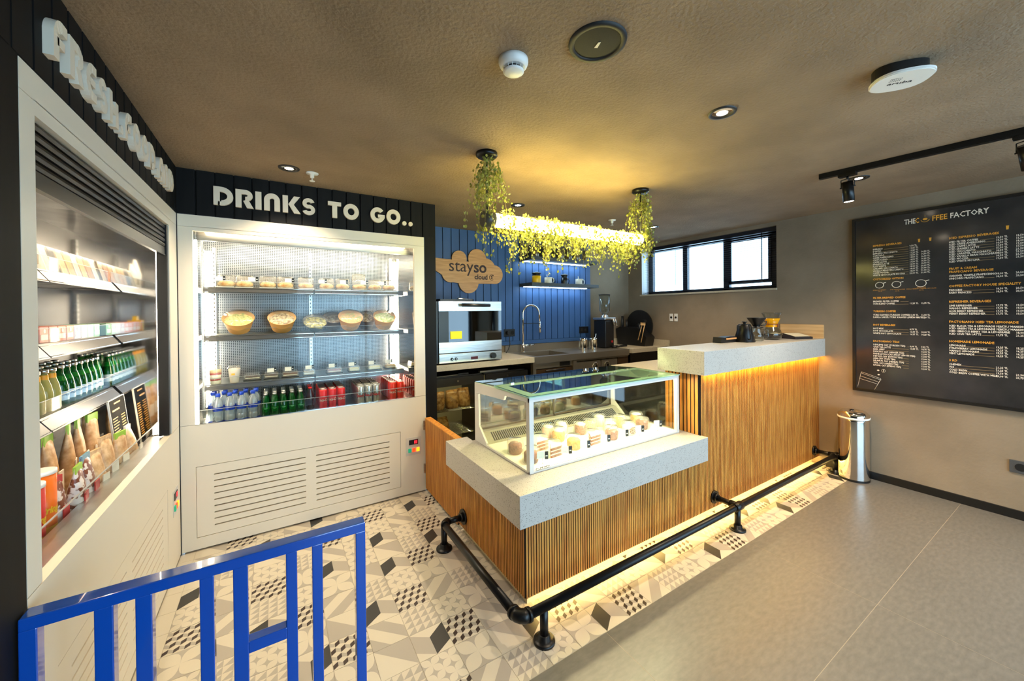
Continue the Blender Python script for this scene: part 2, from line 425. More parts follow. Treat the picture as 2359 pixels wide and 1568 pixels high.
# window_1: frame, sashes, glass, sill
FX = XR + .15
w1 = MB()
k = (FX) / XR
zt = 1.5 + (2.30 - 1.5) * k
w1.box(FX, FX + .05, WY0, 2.03, WZ0, WZ1); w1.box(FX, FX + .05, 3.565, WY1, WZ0, WZ1)
w1.box(FX, FX + .05, 2.485, 2.555, WZ0, WZ1); w1.box(FX, FX + .05, 3.03, 3.095, WZ0, WZ1)
w1.box(FX, FX + .05, WY0, WY1, WZ0, 1.765); w1.box(FX, FX + .05, WY0, WY1, 2.315, WZ1)
w1 = struct(w1.build('window_1', mat('window_frame_dark', (22, 26, 40), .4)))
b = MB(); b.box(FX - .012, FX, 2.03, 2.06, 1.80, 2.315); b.box(FX - .012, FX, 2.455, 2.485, 1.80, 2.315); b.box(FX - .012, FX, 2.03, 2.485, 1.795, 1.835); b.box(FX - .012, FX, 2.03, 2.485, 2.285, 2.315)
b.build('sash', MATS['window_frame_dark'], w1)
b = MB(); b.box(FX + .02, FX + .026, WY0, WY1, 1.765, 2.315); b.build('pane', g_pane, w1)
b = MB(); b.box(XR - .02, FX, WY0 - .005, WY1 + .02, WZ0 - .02, WZ0); b.build('sill', m_stone2, w1)
b = MB(); b.box(XR - .001, FX, WY1 - .004, WY1 + .0, WZ0, WZ1); b.build('reveal', mat('white_reveal', (225, 228, 230), .6), w1)
# pale building across the street, seen overexposed through the window
b = MB(); b.box(9.5, 12, 1, 11, -.5, 6)
for y in (2.2, 4.4, 6.6, 8.8):
    b.box(9.44, 9.5, y, y + 1.0, 2.2, 3.4, 1)
bl = tag(b.build('building', [mat('pale_render', (235, 236, 238), .8), mat('building_window', (150, 160, 175), .3)]), 'pale building seen overexposed outside the barred strip window', 'building')
# blind in the window
bl = thing('venetian_blind', 'dark navy venetian blind with open slats hanging in the strip window', 'blind', (XR + .06, 2.78, WZ0))
b = MB(); b.box(XR + .035, XR + .085, WY0 + .01, WY1 - .01, 2.33, WZ1 - .002); b.build('head_rail', MATS['window_frame_dark'], bl)
b = MB(); b.box(XR + .05, XR + .075, WY0 + .01, WY1 - .012, 1.742, 1.752); b.build('bottom_rail', MATS['window_frame_dark'], bl)
b = MB()
for i in range(23):
    z = 1.775 + i * .0242
    b.face([(XR + .05, WY0 + .012, z), (XR + .073, WY0 + .012, z + .001), (XR + .073, WY1 - .014, z + .001), (XR + .05, WY1 - .014, z)])
o = b.build('slat', MATS['window_frame_dark'], bl); o['kind'] = 'stuff'
md = o.modifiers.new('t', 'SOLIDIFY'); md.thickness = .0007
b = MB()
b.bm.free()
for y in (2.06, 2.62, 3.14, 3.5):
    b = MB(); b.box(XR + .061, XR + .0625, y, y + .0015, 1.745, 2.34); b.build('cord', m_blackp, bl)
b = MB(); b.box(XR + .040, XR + .047, 2.075, 2.082, 1.80, 2.33); b.build('tilt_wand', m_blackp, bl)

# ================================================================== BLACK FASCIAS + LETTERS
def glyph(ch, t=.30):
    """list of polygons (u,v) with cap height 1, and the advance width"""
    def arc(cx, cy, rx, ry, a0, a1, th, n=14):
        o = [(cx + rx * math.cos(R(a0 + (a1 - a0) * i / n)), cy + ry * math.sin(R(a0 + (a1 - a0) * i / n))) for i in range(n + 1)]
        q = [(cx + (rx - th) * math.cos(R(a0 + (a1 - a0) * i / n)), cy + (ry - th) * math.sin(R(a0 + (a1 - a0) * i / n))) for i in range(n + 1)]
        return [[o[i], o[i + 1], q[i + 1], q[i]] for i in range(n)]
    def rc(x0, y0, x1, y1): return [(x0, y0), (x1, y0), (x1, y1), (x0, y1)]
    P = []
    if ch == 'D': P = [rc(0, 0, .28, 1)] + arc(.36, .5, .54, .5, -90, 90, .27) + [rc(.2, .73, .37, 1), rc(.2, 0, .37, .2)]; w = .92
    elif ch == 'R': P = [rc(0, 0, .28, 1), rc(.2, .76, .48, 1)] + arc(.46, .69, .36, .31, -90, 90, .24) + [[(.36, .38), (.6, .48), (.86, 0), (.54, 0)]]; w = .86
    elif ch == 'I': P = [rc(0, 0, .3, 1)]; w = .34
    elif ch in 'NA': P = [rc(0, 0, .29, .62), rc(.52, 0, .81, .62)] + arc(.405, .6, .405, .4, 0, 180, .28) + ([rc(.2, .18, .6, .38)] if ch == 'A' else []); w = .86
    elif ch == 'K': P = [rc(0, 0, .28, 1), [(.3, .5), (.6, 1), (.92, 1), (.56, .48)], [(.3, .52), (.56, .54), (.95, 0), (.6, 0)]]; w = .95
    elif ch == 'S': P = arc(.36, .69, .34, .31, 20, 270, .22) + arc(.36, .31, .36, .31, -160, 90, .22) + [rc(.3, .42, .42, .58)]; w = .76
    elif ch == 'T': P = [rc(0, .76, .78, 1), rc(.25, 0, .54, .8)]; w = .82
    elif ch == 'O': P = arc(.48, .5, .48, .5, 0, 360, .27, 28); w = 1.0
    elif ch == 'G': P = arc(.48, .5, .48, .5, 40, 350, .27, 24) + [rc(.5, .34, .95, .54)]; w = .98
    elif ch == 'F': P = [rc(0, 0, .29, .62)] + arc(.45, .55, .45, .45, 90, 180, .28) + [rc(.43, .74, .72, 1), rc(.2, .36, .6, .56)]; w = .74
    elif ch == 'E': P = arc(.46, .5, .46, .5, 90, 270, .26) + [rc(.44, .76, .74, 1), rc(.44, 0, .74, .24), rc(.3, .4, .68, .6)]; w = .78
    elif ch == 'H': P = [rc(0, 0, .28, 1), rc(.54, 0, .82, .8), rc(.2, .36, .6, .62)]; w = .86
    elif ch == '.': P = arc(.15, .15, .15, .15, 0, 360, .149, 16); w = .36
    else: P = []; w = .52
    return P, w
def fascia(name, u0, u1, label, side):
    t = thing(name, label, 'panel', (u0, YC, 2.129) if side == 'R' else (XL, u0, 2.129))
    b = MB(); step = .098; u = u0
    while u < u1 - .01:
        e = min(u + step - .010, u1)
        if side == 'R': b.box(u, e, YC - .002, YC + .04, 2.131, ZC - .001)
        else: b.box(XL - .04, XL + .002, u, e, 2.131, ZC - .001)
        u += step
    b.build('board', m_black, t)
    b = MB()
    if side == 'R': b.box(u0, u1, YC + .012, YC + .05, 2.131, ZC - .001)
    else: b.box(XL - .05, XL - .012, u0, u1, 2.131, ZC - .001)
    b.build('backing', m_dark, t)
b = MB(); b.box(XL - .06, XL + .001, YC - .001, YC + .06, 0, ZC); struct(b.build('light_leak_post', m_dark))  # dark post added in the corner to block light leaking between the coolers
fascia('fascia_panel', XL + .002, 1.147, 'black grooved fascia above the drinks cooler', 'R')
fascia('fascia_panel', .2, YC - .003, 'black grooved fascia above the left food cooler beside the camera', 'L')
def lettering(text, u0, u1, z0, h, label, side, dep):
    t = thing('sign_lettering', label, 'sign', ((u0 + u1) / 2, YC - .002, z0) if side == 'R' else (XL + .002, (u0 + u1) / 2, z0))
    gap = .09 if side == 'R' else .15; tot = sum(glyph(c)[1] + gap for c in text) - gap; k = (u1 - u0) / tot; u = u0
    for c in text:
        P, w = glyph(c)
        if P:
            b = MB()
            for ip, p in enumerate(P):
                dep_ = dep + (ip % 4) * .00025
                pp = [(u + x * k, z0 + y * h) for x, y in p]
                if side == 'R': b.prism(pp, 'y', YC - .002 - dep_, YC - .002)
                else: b.prism(pp, 'x', XL + .002, XL + .002 + dep_)
            b.build('dot' if c == '.' else 'letter', MATS['white_letter'], t)
        u += (w + gap) * k
mat('white_letter', (226, 212, 190), .5)
lettering('DRINKS TO GO..', -.337, .962, 2.205, .118, 'cream raised letters reading DRINKS TO GO on the black fascia', 'R', .018)
lettering('FRESH.FOOD.AND', 1.512, 2.905, 2.198, .116, 'thick white raised letters reading FRESH FOOD AND above left cooler', 'L', .021)

# ================================================================== COOLERS
ZF = 2.129
def cooler(side, name, label, u0, u1, o0, o1, oz0, oz1):
    """u runs along the front, d goes inward"""
    loc = ((u0 + u1) / 2, YC, 0) if side == 'R' else (XL, (u0 + u1) / 2, 0)
    t = thing(name, label, 'refrigerator', loc)
    def bx(b, ua, ub, da, db, za, zb, mi=None):
        if side == 'R': b.box(ua, ub, YC + da, YC + db, za, zb, mi)
        else: b.box(XL - db, XL - da, ua, ub, za, zb, mi)
    g = .0012
    b = MB(); bx(b, u0 + g, u1 - g, 0, .03, 2.053 if side == 'R' else 2.053, ZF - g); bx(b, o0, o1, 0, .03, oz1, 2.053 + .002); b.build('top_panel', m_white, t)
    for ua, ub in ((u0 + g, o0), (o1, u1 - g)):
        b = MB(); bx(b, ua, ub, 0, .03, oz0 + g, 2.053 - g); b.build('side_panel', m_white, t)
    # lower panel with grille cut out
    ga, gb = (-.444, .84) if side == 'R' else (1.55, 2.78)
    b = MB(); bx(b, u0 + g, ga - .002, 0, .03, .012, oz0 - g); bx(b, gb + .002, u1 - g, 0, .03, .012, oz0 - g)
    bx(b, ga - .002, gb + .002, 0, .03, .535, oz0 - g); bx(b, ga - .002, gb + .002, 0, .03, .012, .084)
    lp = b.build('lower_panel', m_white, t)
    b = MB()
    s = [(ga + .088, ga + .608), (gb - .609, gb - .087)] if side == 'R' else [(ga + .08, ga + .56), (gb - .60, gb - .10)]
    for ua, ub in ((ga, s[0][0]), (s[0][1], s[1][0]), (s[1][1], gb)): bx(b, ua, ub, .001, .02, .087, .532)
    zs = [.143 + .0408 * i for i in range(9)]
    for ua, ub in s:
        z = .087
        for zz in zs: bx(b, ua, ub, .001, .02, z, zz - .0036); z = zz + .0036
        bx(b, ua, ub, .001, .02, z, .532)
    gr = b.build('vent_grille', m_white, t)
    b = MB(); bx(b, u0 + .01, u1 - .01, .031, .05, .0, oz0 - .02); b.build('plinth', mat('slot_shade', (18, 9, 6), .9), t)  # near-black backing sheet, its colour stands in for shade in slots and gaps
    # control panel
    ca = .885 if side == 'R' else 2.90
    b = MB(); bx(b, ca, ca + .125, -.002, 0, .325, .472)
    cp = b.build('control_panel', mat('control_plate', (205, 200, 190), .3), t)
    b = MB(); bx(b, ca + .025, ca + .10, -.005, -.002, .412, .452); dp = b.build('display', m_blackp, cp)
    b = MB(); bx(b, ca + .068, ca + .074, -.0056, -.005, .420, .444); bx(b, ca + .078, ca + .092, -.0056, -.005, .440, .444); bx(b, ca + .078, ca + .092, -.0056, -.005, .430, .434); bx(b, ca + .078, ca + .092, -.0056, -.005, .420, .424)
    b.build('digit', mat('red_led', (255, 30, 40), .4, em=3), cp)
    for i, (c, e) in enumerate((((20, 150, 110), .4), ((240, 60, 20), 1.2), ((255, 150, 20), 1.5))):
        b = MB(); x = ca + .018 + i * .034; bx(b, x, x + .024, -.009, -.002, .352, .382)
        b.build('button', mat('rocker_%d' % i, c, .35, em=e), cp, ['green rocker switch', 'red rocker switch', 'orange rocker switch'][i])
    # interior liner
    D = .66
    a0, a1 = o0 - .0, o1 + .0
    if side == 'L': a1 = 2.995; a0 = 1.42
    b = MB(); bx(b, a0, a1, D, D + .02, .70, 2.10); b.build('back_liner', m_perf if side == 'R' else mat('dark_steel_liner', (74, 72, 70), .3, 1), t)
    for ua in (a0 - .02, a1):
        b = MB(); bx(b, ua, ua + .02, .031, D + .02, .70, 2.10); b.build('side_liner', m_mirror, t)
    b = MB(); bx(b, a0, a1, .031, D, 2.07, 2.10); bx(b, a0, a1, .12, .14, 1.99, 2.07); b.build('top_liner', m_steel, t)
    zd = .755 if side == 'R' else .735
    b = MB(); bx(b, a0, a1, .031, D, .70, zd - .004)
    n = int((a1 - a0) / .012)
    for i in range(n): bx(b, a0 + i * .012, a0 + i * .012 + .006, .04, .16, zd - .004, zd)
    bx(b, a0, a1, .16, D, zd - .004, zd); b.build('deck', m_steel, t)
    # uprights
    mid = .25 if side == 'R' else 2.20
    for u in (a0 + .035, mid, a1 - .035):
        b = MB(); bx(b, u - .012, u + .012, D - .022, D, .76, 2.02)
        for q in range(38): bx(b, u - .003, u + .003, D - .0228, D - .021, .78 + q * .032, .795 + q * .032, 1)
        b.build('upright', [m_steel, m_dark], t)
    if side == 'R':
        for dd in (.06, .36):
            b = MB(); bx(b, a0 + .001, a0 + .007, dd, dd + .03, .76, 2.05)
            for q in range(38): bx(b, a0 + .0068, a0 + .0076, dd + .011, dd + .019, .78 + q * .033, .797 + q * .033, 1)
            b.build('upright', [m_steel, m_dark], t)
    bays = [(a0 + .016, mid - .005), (mid + .005, a1 - .02)]
    zsh = [1.69, 1.35, 1.005] if side == 'R' else [1.683, 1.388, 1.098]
    tilt = .006 if side == 'R' else .038
    rail_h = .04 if side == 'R' else .052
    for z in zsh:
        for ua, ub in bays:
            b = MB(); bx(b, ua, ub, .262, .64, z - .012, z)
            sh = b.build('shelf', m_steel, t)
            b = MB()
            pr = [(.262, z + .002), (.262 - tilt, z - rail_h), (.266 - tilt, z - rail_h), (.27, z + .002)]
            if side == 'R': b.prism([(YC + d, zz) for d, zz in pr], 'x', ua, ub)
            else: b.prism([(XL - d, zz) for d, zz in pr], 'y', ua, ub)
            for dz in (.006, rail_h - .006): bx(b, ua, ub, .2595 - tilt * (dz / rail_h), .262 - tilt * (dz / rail_h), z - dz - .001, z - dz + .001, 1)
            b.build('price_rail', [mat('grey_rail', (78, 76, 76), .3, .3), m_chrome], sh)
            b = MB(); bx(b, ua, ub, .272, .2745, z, z + (.045 if side == 'R' else .06)); bx(b, ua, ub, .2715, .275, z + (.045 if side == 'R' else .06), z + (.047 if side == 'R' else .062), 1)
            b.build('guard', [g_guard, mat('guard_edge', (150, 152, 152), .4)], sh)
            b = MB()
            for u in (ua + .012, ub - .012): bx(b, u - .002, u + .002, .30, .64, z - .035, z - .012)
            b.build('bracket', m_steel, sh)
    dg = .10 if side == 'R' else .077
    b = MB(); bx(b, a0, a1 - .002, dg, dg + .003, zd, .868); bx(b, a0, a1 - .002, dg - .001, dg + .004, .868, .871, 1); b.build('deck_guard', [g_guard, MATS['guard_edge']], t)
    # strip lights: across the top, and upright at the front corners
    b = MB(); bx(b, a0 + .05, a1 - .05, .155, .175, 2.045, 2.062)
    b.build('strip_light', l_cool, t)
    if side == 'R':
        b = MB(); bx(b, a0 + .004, a0 + .014, .045, .060, .80, 1.98); b.build('strip_light', emis('cooler_front_strip', (255, 238, 208), 20), t)
        b = MB(); bx(b, a0 + .05, a1 - .05, .085, .097, 2.040, 2.050); b.build('strip_light', MATS['cooler_front_strip'], t)  # extra strip added behind the top lip to brighten the goods from the front
    sd = (.56, .56) if side == 'R' else (.055, .30)
    b = MB(); bx(b, a1 - .016, a1 - .004, sd[0], sd[0] + .02, .80, 1.98); b.build('strip_light', l_cool, t)
    b = MB(); bx(b, a0 + .004, a0 + .016, sd[1], sd[1] + .02, .80, 1.98); b.build('strip_light', l_cool, t)
    return t, bx
ck_r, bxr = cooler('R', 'display_cooler', 'white drinks cooler facing the camera below DRINKS TO GO', XL + .003, 1.056, -.447, .97, .803, 2.03)
b = MB(); bxr(b, -.447, .97, .012, .016, .803, 2.03); b.build('front_glass', glass('cooler_front_glass', (250, 252, 250), .45), ck_r)
b = MB(); bxr(b, -.447, .97, -.001, .03, .799, .805); b.build('sill_trim', m_chrome, ck_r)
ck_l, bxl = cooler('L', 'display_cooler', 'white open food cooler along the left wall with roller shutter', 1.404, YC - .003, 1.474, 2.90, .812, 2.015)
b = MB()
for i in range(5):
    z1 = 2.013 - i * .026; b.prism([(XL - .028, z1 - .025), (XL - .014, z1 - .022), (XL - .010, z1 - .013), (XL - .014, z1 - .003), (XL - .028, z1)], 'y', 1.476, 2.898)
rs = b.build('roller_shutter', mat('shutter_black', (8, 8, 9), .45, spec=.3), ck_l)
b = MB(); bxl(b, 1.476, 2.898, .012, .026, 1.838, 1.882); bxl(b, 1.476, 2.898, .010, .027, 1.836, 1.842); b.build('bottom_bar', m_blackp, rs)
b = MB(); bxl(b, 2.868, 2.899, .005, .05, .815, 2.01); b.build('side_track', m_blackm, ck_l)
b = MB(); bxl(b, 1.475, 2.898, .03, .10, .80, .812); b.build('sill', m_steel, ck_l)

# ================================================================== BACK WALL: blue panel, sign, shelves
b = MB(); g = .0975; x = 1.158 - .02
while x < 3.66:
    xe = min(x + g - .009, 3.66); b.box(max(x, 1.156), xe, YB - .022, YB - .008, 1.15, ZC - .001); x += g
b.box(1.156, 3.66, YB - .022, YB - .008, 1.103, 1.147); b.box(1.156, 3.66, YB - .010, YB - .0005, 1.103, ZC - .001, 1)
tag(b.build('wall_panelling', [m_blue, mat('blue_groove', (9, 18, 36), .8)], at=(2.4, YB, 1.103)), 'blue vertical board panelling on the wall behind the sink', 'panel')
# cloud sign
t = thing('cloud_sign', 'wooden cloud shaped wall sign with cut lettering above the oven', 'sign', (1.8, YB - .03, 1.72))
def disc(cx, cz, r, n=28): return [(cx + r * math.cos(2 * PI * i / n), cz + r * math.sin(2 * PI * i / n)) for i in range(n)]
b = MB(); y0, y1 = YB - .048, YB - .030
for i, c in enumerate(((1.705, 2.085, .088), (1.925, 2.095, .112), (2.145, 1.928, .108), (1.815, 1.83, .122), (2.03, 1.985, .125))): b.prism(disc(*c), 'y', y0 - .0003 * i, y1)
b.prism([(1.42, 2.075), (1.66, 2.07), (2.1, 2.035), (2.15, 1.822), (1.70, 1.815), (1.57, 1.83), (1.50, 1.9), (1.42, 1.95)], 'y', y0 - .0018, y1)
b.prism(disc(1.60, 1.92, .10), 'y', y0 - .0022, y1)
for z0_, z1_ in ((2.055, 2.076), (2.005, 2.03), (1.95, 1.975)): b.prism([(1.16, z0_), (1.46, z0_), (1.46, z1_), (1.16, z1_)], 'y', y0 - .0026, y1)
b.build('cloud_board', m_signw, t)
MT = Matrix.Rotation(PI / 2, 4, 'X')
m_ink = mat('burnt_lettering', (52, 30, 26), .6)
b = MB(); me = text_mesh('stay', .188, .0, extrude=.0008); b.mesh(me, Matrix.Translation((1.575, y0 - .0036, 1.945)) @ MT)
me = text_mesh('so', .175, .004, extrude=.0008); b.mesh(me, Matrix.Translation((1.875, y0 - .0036, 1.945)) @ MT)
me = text_mesh('cloud', .075, .002, extrude=.0008); b.mesh(me, Matrix.Translation((1.885, y0 - .0036, 1.868)) @ MT)
me = text_mesh('2', .045, .0015, extrude=.0008); b.mesh(me, Matrix.Translation((2.093, y0 - .0036, 1.879)) @ MT)
b.tube([(2.105 + .030 * math.cos(R(a)), y0 - .0036, 1.893 + .030 * math.sin(R(a))) for a in range(40, 325, 15)], .003, 5)
b.tube([(2.120 + .018 * math.cos(R(a)), y0 - .0036, 1.893 + .030 * math.sin(R(a))) for a in range(60, 181, 20)], .002, 5)
b.build('inscription', m_ink, t)
# shelves
def shelf(z0, z1, label, x1=3.56):
    t = thing('wall_shelf', label, 'shelf', (3.03, 3.74, z0))
    b = MB(); b.box(2.505, x1, 3.60, YB - .023, z0, z1); b.build('board', m_grey, t)
    b = MB(); b.box(2.52, 3.50, 3.76, 3.80, z0 - .006, z0 - .0005); b.build('strip_light', l_shelf, t)
    return t
shelf(1.797, 1.836, 'lower grey wall shelf holding mugs, lit from below')
up = shelf(2.102, 2.139, 'upper grey wall shelf half hidden behind the trailing leaves')
b = MB(); b.box(2.505, 3.56, YB - .06, YB - .024, 2.139, ZC - .002); b.build('back_panel', m_grey, up)
m_mugw = mat('mug_white', (226, 222, 208), .3); m_mugy = mat('mug_yellow', (236, 184, 20), .35)
def mug(x, y, z, r, h, m, label, band=None, lid=False, spoon=False, ang=0, group=None, tapered=0):
    t = thing('mug', label, 'mug', (x, y, z))
    b = MB(); b.lathe([(r - tapered, 0), (r, h * .5), (r, h), (r - .004, h), (r - .005, .008), (0, .008)], (x, y, z), 24, cap=False); b.lathe([(r - tapered, 0), (0, 0)], (x, y, z), 24, cap=False); b.build('cup', m, t)
    if band:
        b = MB(); b.prism([(x + .002, z + h * .15), (x + r * .6, z + h * .15), (x + r * .6, z + h * .72), (x + .002, z + h * .72)], 'y', y - r * 1.0, y - r * .78); b.build('emblem', band, t)
    b = MB(); c = (x + (r - .002) * math.cos(ang), y + (r - .002) * math.sin(ang))
    b.tube([(c[0] + .030 * math.sin(R(a)) * math.cos(ang), c[1] + .030 * math.sin(R(a)) * math.sin(ang), z + h * .5 + .032 * math.cos(R(a))) for a in range(0, 181, 20)], .0045, 6)
    b.build('handle', m, t)
    if lid:
        b = MB(); b.lathe([(r * .8, h), (r * .85, h + .02), (r + .004, h + .028), (r + .002, h + .034), (r * .5, h + .045), (0, h + .046)], (x, y, z), 20, cap=False); b.build('infuser_lid', m_blackp, t)
    if spoon:
        b = MB(); b.tube([(x - .01, y, z + .02), (x - .018, y, z + h + .035)], .005, 6); b.build('spoon', m_mugw, t)
    return t
mug(2.64, 3.70, 1.836, .054, .088, m_mugy, 'yellow mug standing first from the left on the lower shelf', lid=True, ang=.3)
mug(2.815, 3.70, 1.836, .045, .075, m_mugw, 'small white mug with spoon, second from left on the lower shelf', spoon=True, ang=R(-60))
mug(2.90, 3.75, 1.836, .036, .076, mat('mug_black', (18, 20, 22), .3), 'small black mug tucked behind the white mug with spoon')
mug(3.068, 3.70, 1.836, .042, .082, mat('mug_black', (18, 20, 22), .3), 'tall black and white lidded mug, third from left on the shelf', lid=True, ang=-.2)
mug(3.315, 3.70, 1.836, .050, .074, m_mugw, 'white mug with round handle at the right end of the shelf', band=m_blackp, ang=-.2, spoon=True)
# jars on the upper shelf
def jar(x, label, r=.045, h=.13, m=None):
    t = thing('glass_jar', label, 'jar', (x, 3.69, 2.139), 'glasses and jars on the upper shelf')
    b = MB(); b.lathe([(r * .9, 0), (r, .01), (r, h), (r * .8, h + .01)], (x, 3.69, 2.139), 18); b.build('body', glass('jar_glass', (210, 200, 170), 1.5, .05, .2, (190, 180, 140)), t)
    b = MB(); b.lathe([(r * .6, .012), (r * .85, .03), (r * .85, h * .7), (0, h * .7)], (x, 3.69, 2.139), 14); b.build('contents', m or mat('dried_contents', (150, 126, 70), .9), t)
for x, l in ((2.62, 'glass jar at the left end of the upper shelf behind leaves'), (2.80, 'second glass jar on the upper shelf behind leaves'), (3.00, 'wide glass jar near the middle of the upper shelf'),
             (3.13, 'glass jar right of the shelf middle behind leaves'), (3.26, 'glass jar second from the right end of the upper shelf'), (3.42, 'glass jar at the right end of the upper shelf')): jar(x, l)
# sockets
def socket(loc, side, w, h, mm, label, n=2, group=None):
    t = thing('wall_socket', label, 'socket', loc); x, y, z = loc
    b = MB()
    if side == 'B': b.box(x - w / 2, x + w / 2, y - .010, y, z - h / 2, z + h / 2, bev=.002)
    else: b.box(x - .010, x, y - w / 2, y + w / 2, z - h / 2, z + h / 2, bev=.002)
    b.build('face_plate', mm, t)
    for i in range(n):
        o = (i - (n - 1) / 2) * w / n
        b = MB()
        if side == 'B': b.tube([(x + o, y - .0105, z), (x + o, y - .0125, z)], h * .27, 16)
        else: b.tube([(x - .0105, y + o, z), (x - .0125, y + o, z)], min(w / n, h) * .3, 16)
        b.build('outlet', m_dark, t)
    return t
socket((2.35, YB - .022, 1.248), 'B', .15, .088, m_blackp, 'black double socket on blue panelling beside the oven')
socket((3.53, YB - .022, 1.245), 'B', .16, .09, m_blackp, 'black double socket on blue panelling above the steel tins')
socket((XR, 3.160, 1.403), 'R', .052, .10, mat('socket_white', (225, 222, 214), .4), 'left one of the two small white wall sockets under the window', 1)
socket((XR, 3.092, 1.403), 'R', .048, .10, MATS['socket_white'], 'right one of the two small white wall sockets under the window', 1)
socket((XR, .385, .37), 'R', .10, .088, mat('socket_grey', (70, 72, 74), .35), 'grey wall socket low on the right wall above the skirting', 1)
# plug and cable of the oven
t = thing('power_cable', 'black cable with plug hanging from the socket beside the oven', 'cable', (2.31, 3.8, 1.2))
b = MB(); b.tube([(2.313, YB - .034, 1.25), (2.313, YB - .075, 1.25)], .019, 12); b.build('plug', m_blackp, t)
b = MB(); b.tube([(2.313, YB - .07, 1.25), (2.318, YB - .08, 1.20), (2.325, YB - .08, 1.12), (2.29, YB - .10, 1.06), (2.24, YB - .13, 1.026)], .005, 6); b.build('cord', m_blackp, t)

# ================================================================== BACK COUNTER
FY = 3.25
t = thing('stone_counter', 'cream quartz worktop section under the oven', 'counter', (1.72, 3.56, 1.0))
b = MB(); b.box(1.158, 2.285, FY, YB - .025, .965, 1.02, bev=.002); b.build('worktop', m_stone2, t)
t = thing('stone_counter', 'cream quartz worktop in the far corner by the window wall', 'counter', (4.1, 3.5, 1.0))
b = MB(); b.box(3.77, XR - .001, 3.24, YB - .001, .965, 1.02, bev=.002); b.build('worktop', m_stone2, t)
b = MB(); b.box(XR - .018, XR - .001, 3.19, YB - .001, 1.02, 1.10); b.box(3.77, XR - .018, YB - .018, YB - .001, 1.02, 1.10); b.build('upstand', m_stone2, t)
b = MB(); b.box(3.80, XR - .002, 3.30, YB - .002, 0, .964); b.build('base_cabinet', m_blackp, t)
# steel sink unit
t = thing('sink_counter', 'stainless steel sink counter with drawers under the blue wall', 'counter', (3.0, 3.56, 0))
b = MB(); SX0, SX1, SY0, SY1 = 2.38, 2.86, 3.36, 3.74
b.box(2.288, SX0, FY + .03, YB - .025, .985, 1.015); b.box(SX1, 3.762, FY + .03, YB - .025, .985, 1.015)
b.box(SX0, SX1, FY + .03, SY0, .985, 1.015); b.box(SX0, SX1, SY1, YB - .025, .985, 1.015); b.box(2.288, 3.762, FY + .03, FY + .05, .945, .985)
b.build('worktop', m_dsteel, t)
b = MB(); b.box(SX0, SX1, SY0, SY1, .83, .84); b.box(SX0 - .004, SX0, SY0, SY1, .83, .985); b.box(SX1, SX1 + .004, SY0, SY1, .83, .985); b.box(SX0, SX1, SY0 - .004, SY0, .83, .985); b.box(SX0, SX1, SY1, SY1 + .004, .83, .985); b.build('basin', m_dsteel, t)
b = MB(); b.box(2.288, 3.762, YB - .034, YB - .024, 1.015, 1.098); b.build('splashback', m_dsteel, t)
b = MB(); b.box(2.30, 3.755, FY + .08, YB - .03, .05, .82); b.build('carcass', m_blackp, t)
b = MB(); b.box(2.29, 2.33, FY + .035, FY + .08, 0, .945); b.box(2.845, 2.895, FY + .035, FY + .08, 0, .945); b.build('post', m_dsteel, t)
b = MB(); b.box(2.335, 2.84, FY + .045, FY + .075, .885, .943); b.box(2.655, 2.80, FY + .04, FY + .045, .895, .938, 1); b.build('top_drawer', [m_dsteel, m_blackp], t)
b = MB(); b.box(2.335, 2.84, FY + .045, FY + .075, .40, .875); d = b.build('drawer_front', mat('dark_brown_steel', (84, 66, 48), .35, .6), t)
b = MB(); b.tube([(2.45, FY + .03, .86), (2.72, FY + .03, .86)], .009, 8); b.build('handle', m_blackp, d)
b = MB(); b.box(2.90, 3.755, FY + .04, FY + .07, .925, .943); b.build('control_fascia', m_dsteel, t)
for i, (xa, xb, cx) in enumerate(((2.90, 3.28, 3.19), (3.29, 3.56, 3.38))):
    b = MB(); b.box(xa, xb, FY + .045, FY + .075, .40, .915); d = b.build('drawer_front', m_dsteel, t)
    b = MB(); b.tube([(cx + .045 * math.cos(R(a)), FY + .038, .845 + .045 * math.sin(R(a))) for a in range(0, 360, 20)], .006, 6, closed=True); b.tube([(cx, FY + .044, .845), (cx, FY + .03, .845)], .018, 14)
    b.build('ring_handle', m_chrome, d)
b = MB(); b.box(3.57, 3.755, FY + .045, FY + .075, .40, .943); b.build('drawer_front', MATS['dark_brown_steel'], t)
# faucet
t = thing('kitchen_tap', 'tall chrome kitchen tap arching over the sink', 'tap', (2.50, 3.79, 1.015))
b = MB(); b.lathe([(.028, 0), (.028, .008), (.018, .012), (.018, .10), (.012, .105)], (2.50, 3.79, 1.015), 18)
pts = [(2.50, 3.79, 1.10), (2.50, 3.79, 1.47)] + [(2.62 - .12 * math.cos(R(a)), 3.79, 1.47 + .105 * math.sin(R(a))) for a in range(15, 180, 15)] + [(2.74, 3.79, 1.47), (2.745, 3.79, 1.36)]
b.tube(pts, .012, 10); b.build('spout', m_chrome, t)
b = MB(); b.tube([(2.745, 3.79, 1.37), (2.75, 3.79, 1.24)], [.014, .016], 10); b.build('spray_head', m_chrome, t)
b = MB(); b.tube([(2.505, 3.79, 1.355), (2.745, 3.79, 1.355)], .004, 6); b.build('holder_bar', m_blackp, t)
b = MB(); b.tube([(2.51, 3.79, 1.09), (2.585, 3.785, 1.09)], .016, 12); b.tube([(2.585, 3.785, 1.09), (2.66, 3.78, 1.10)], [.008, .006], 8); b.build('lever', m_chrome, t)
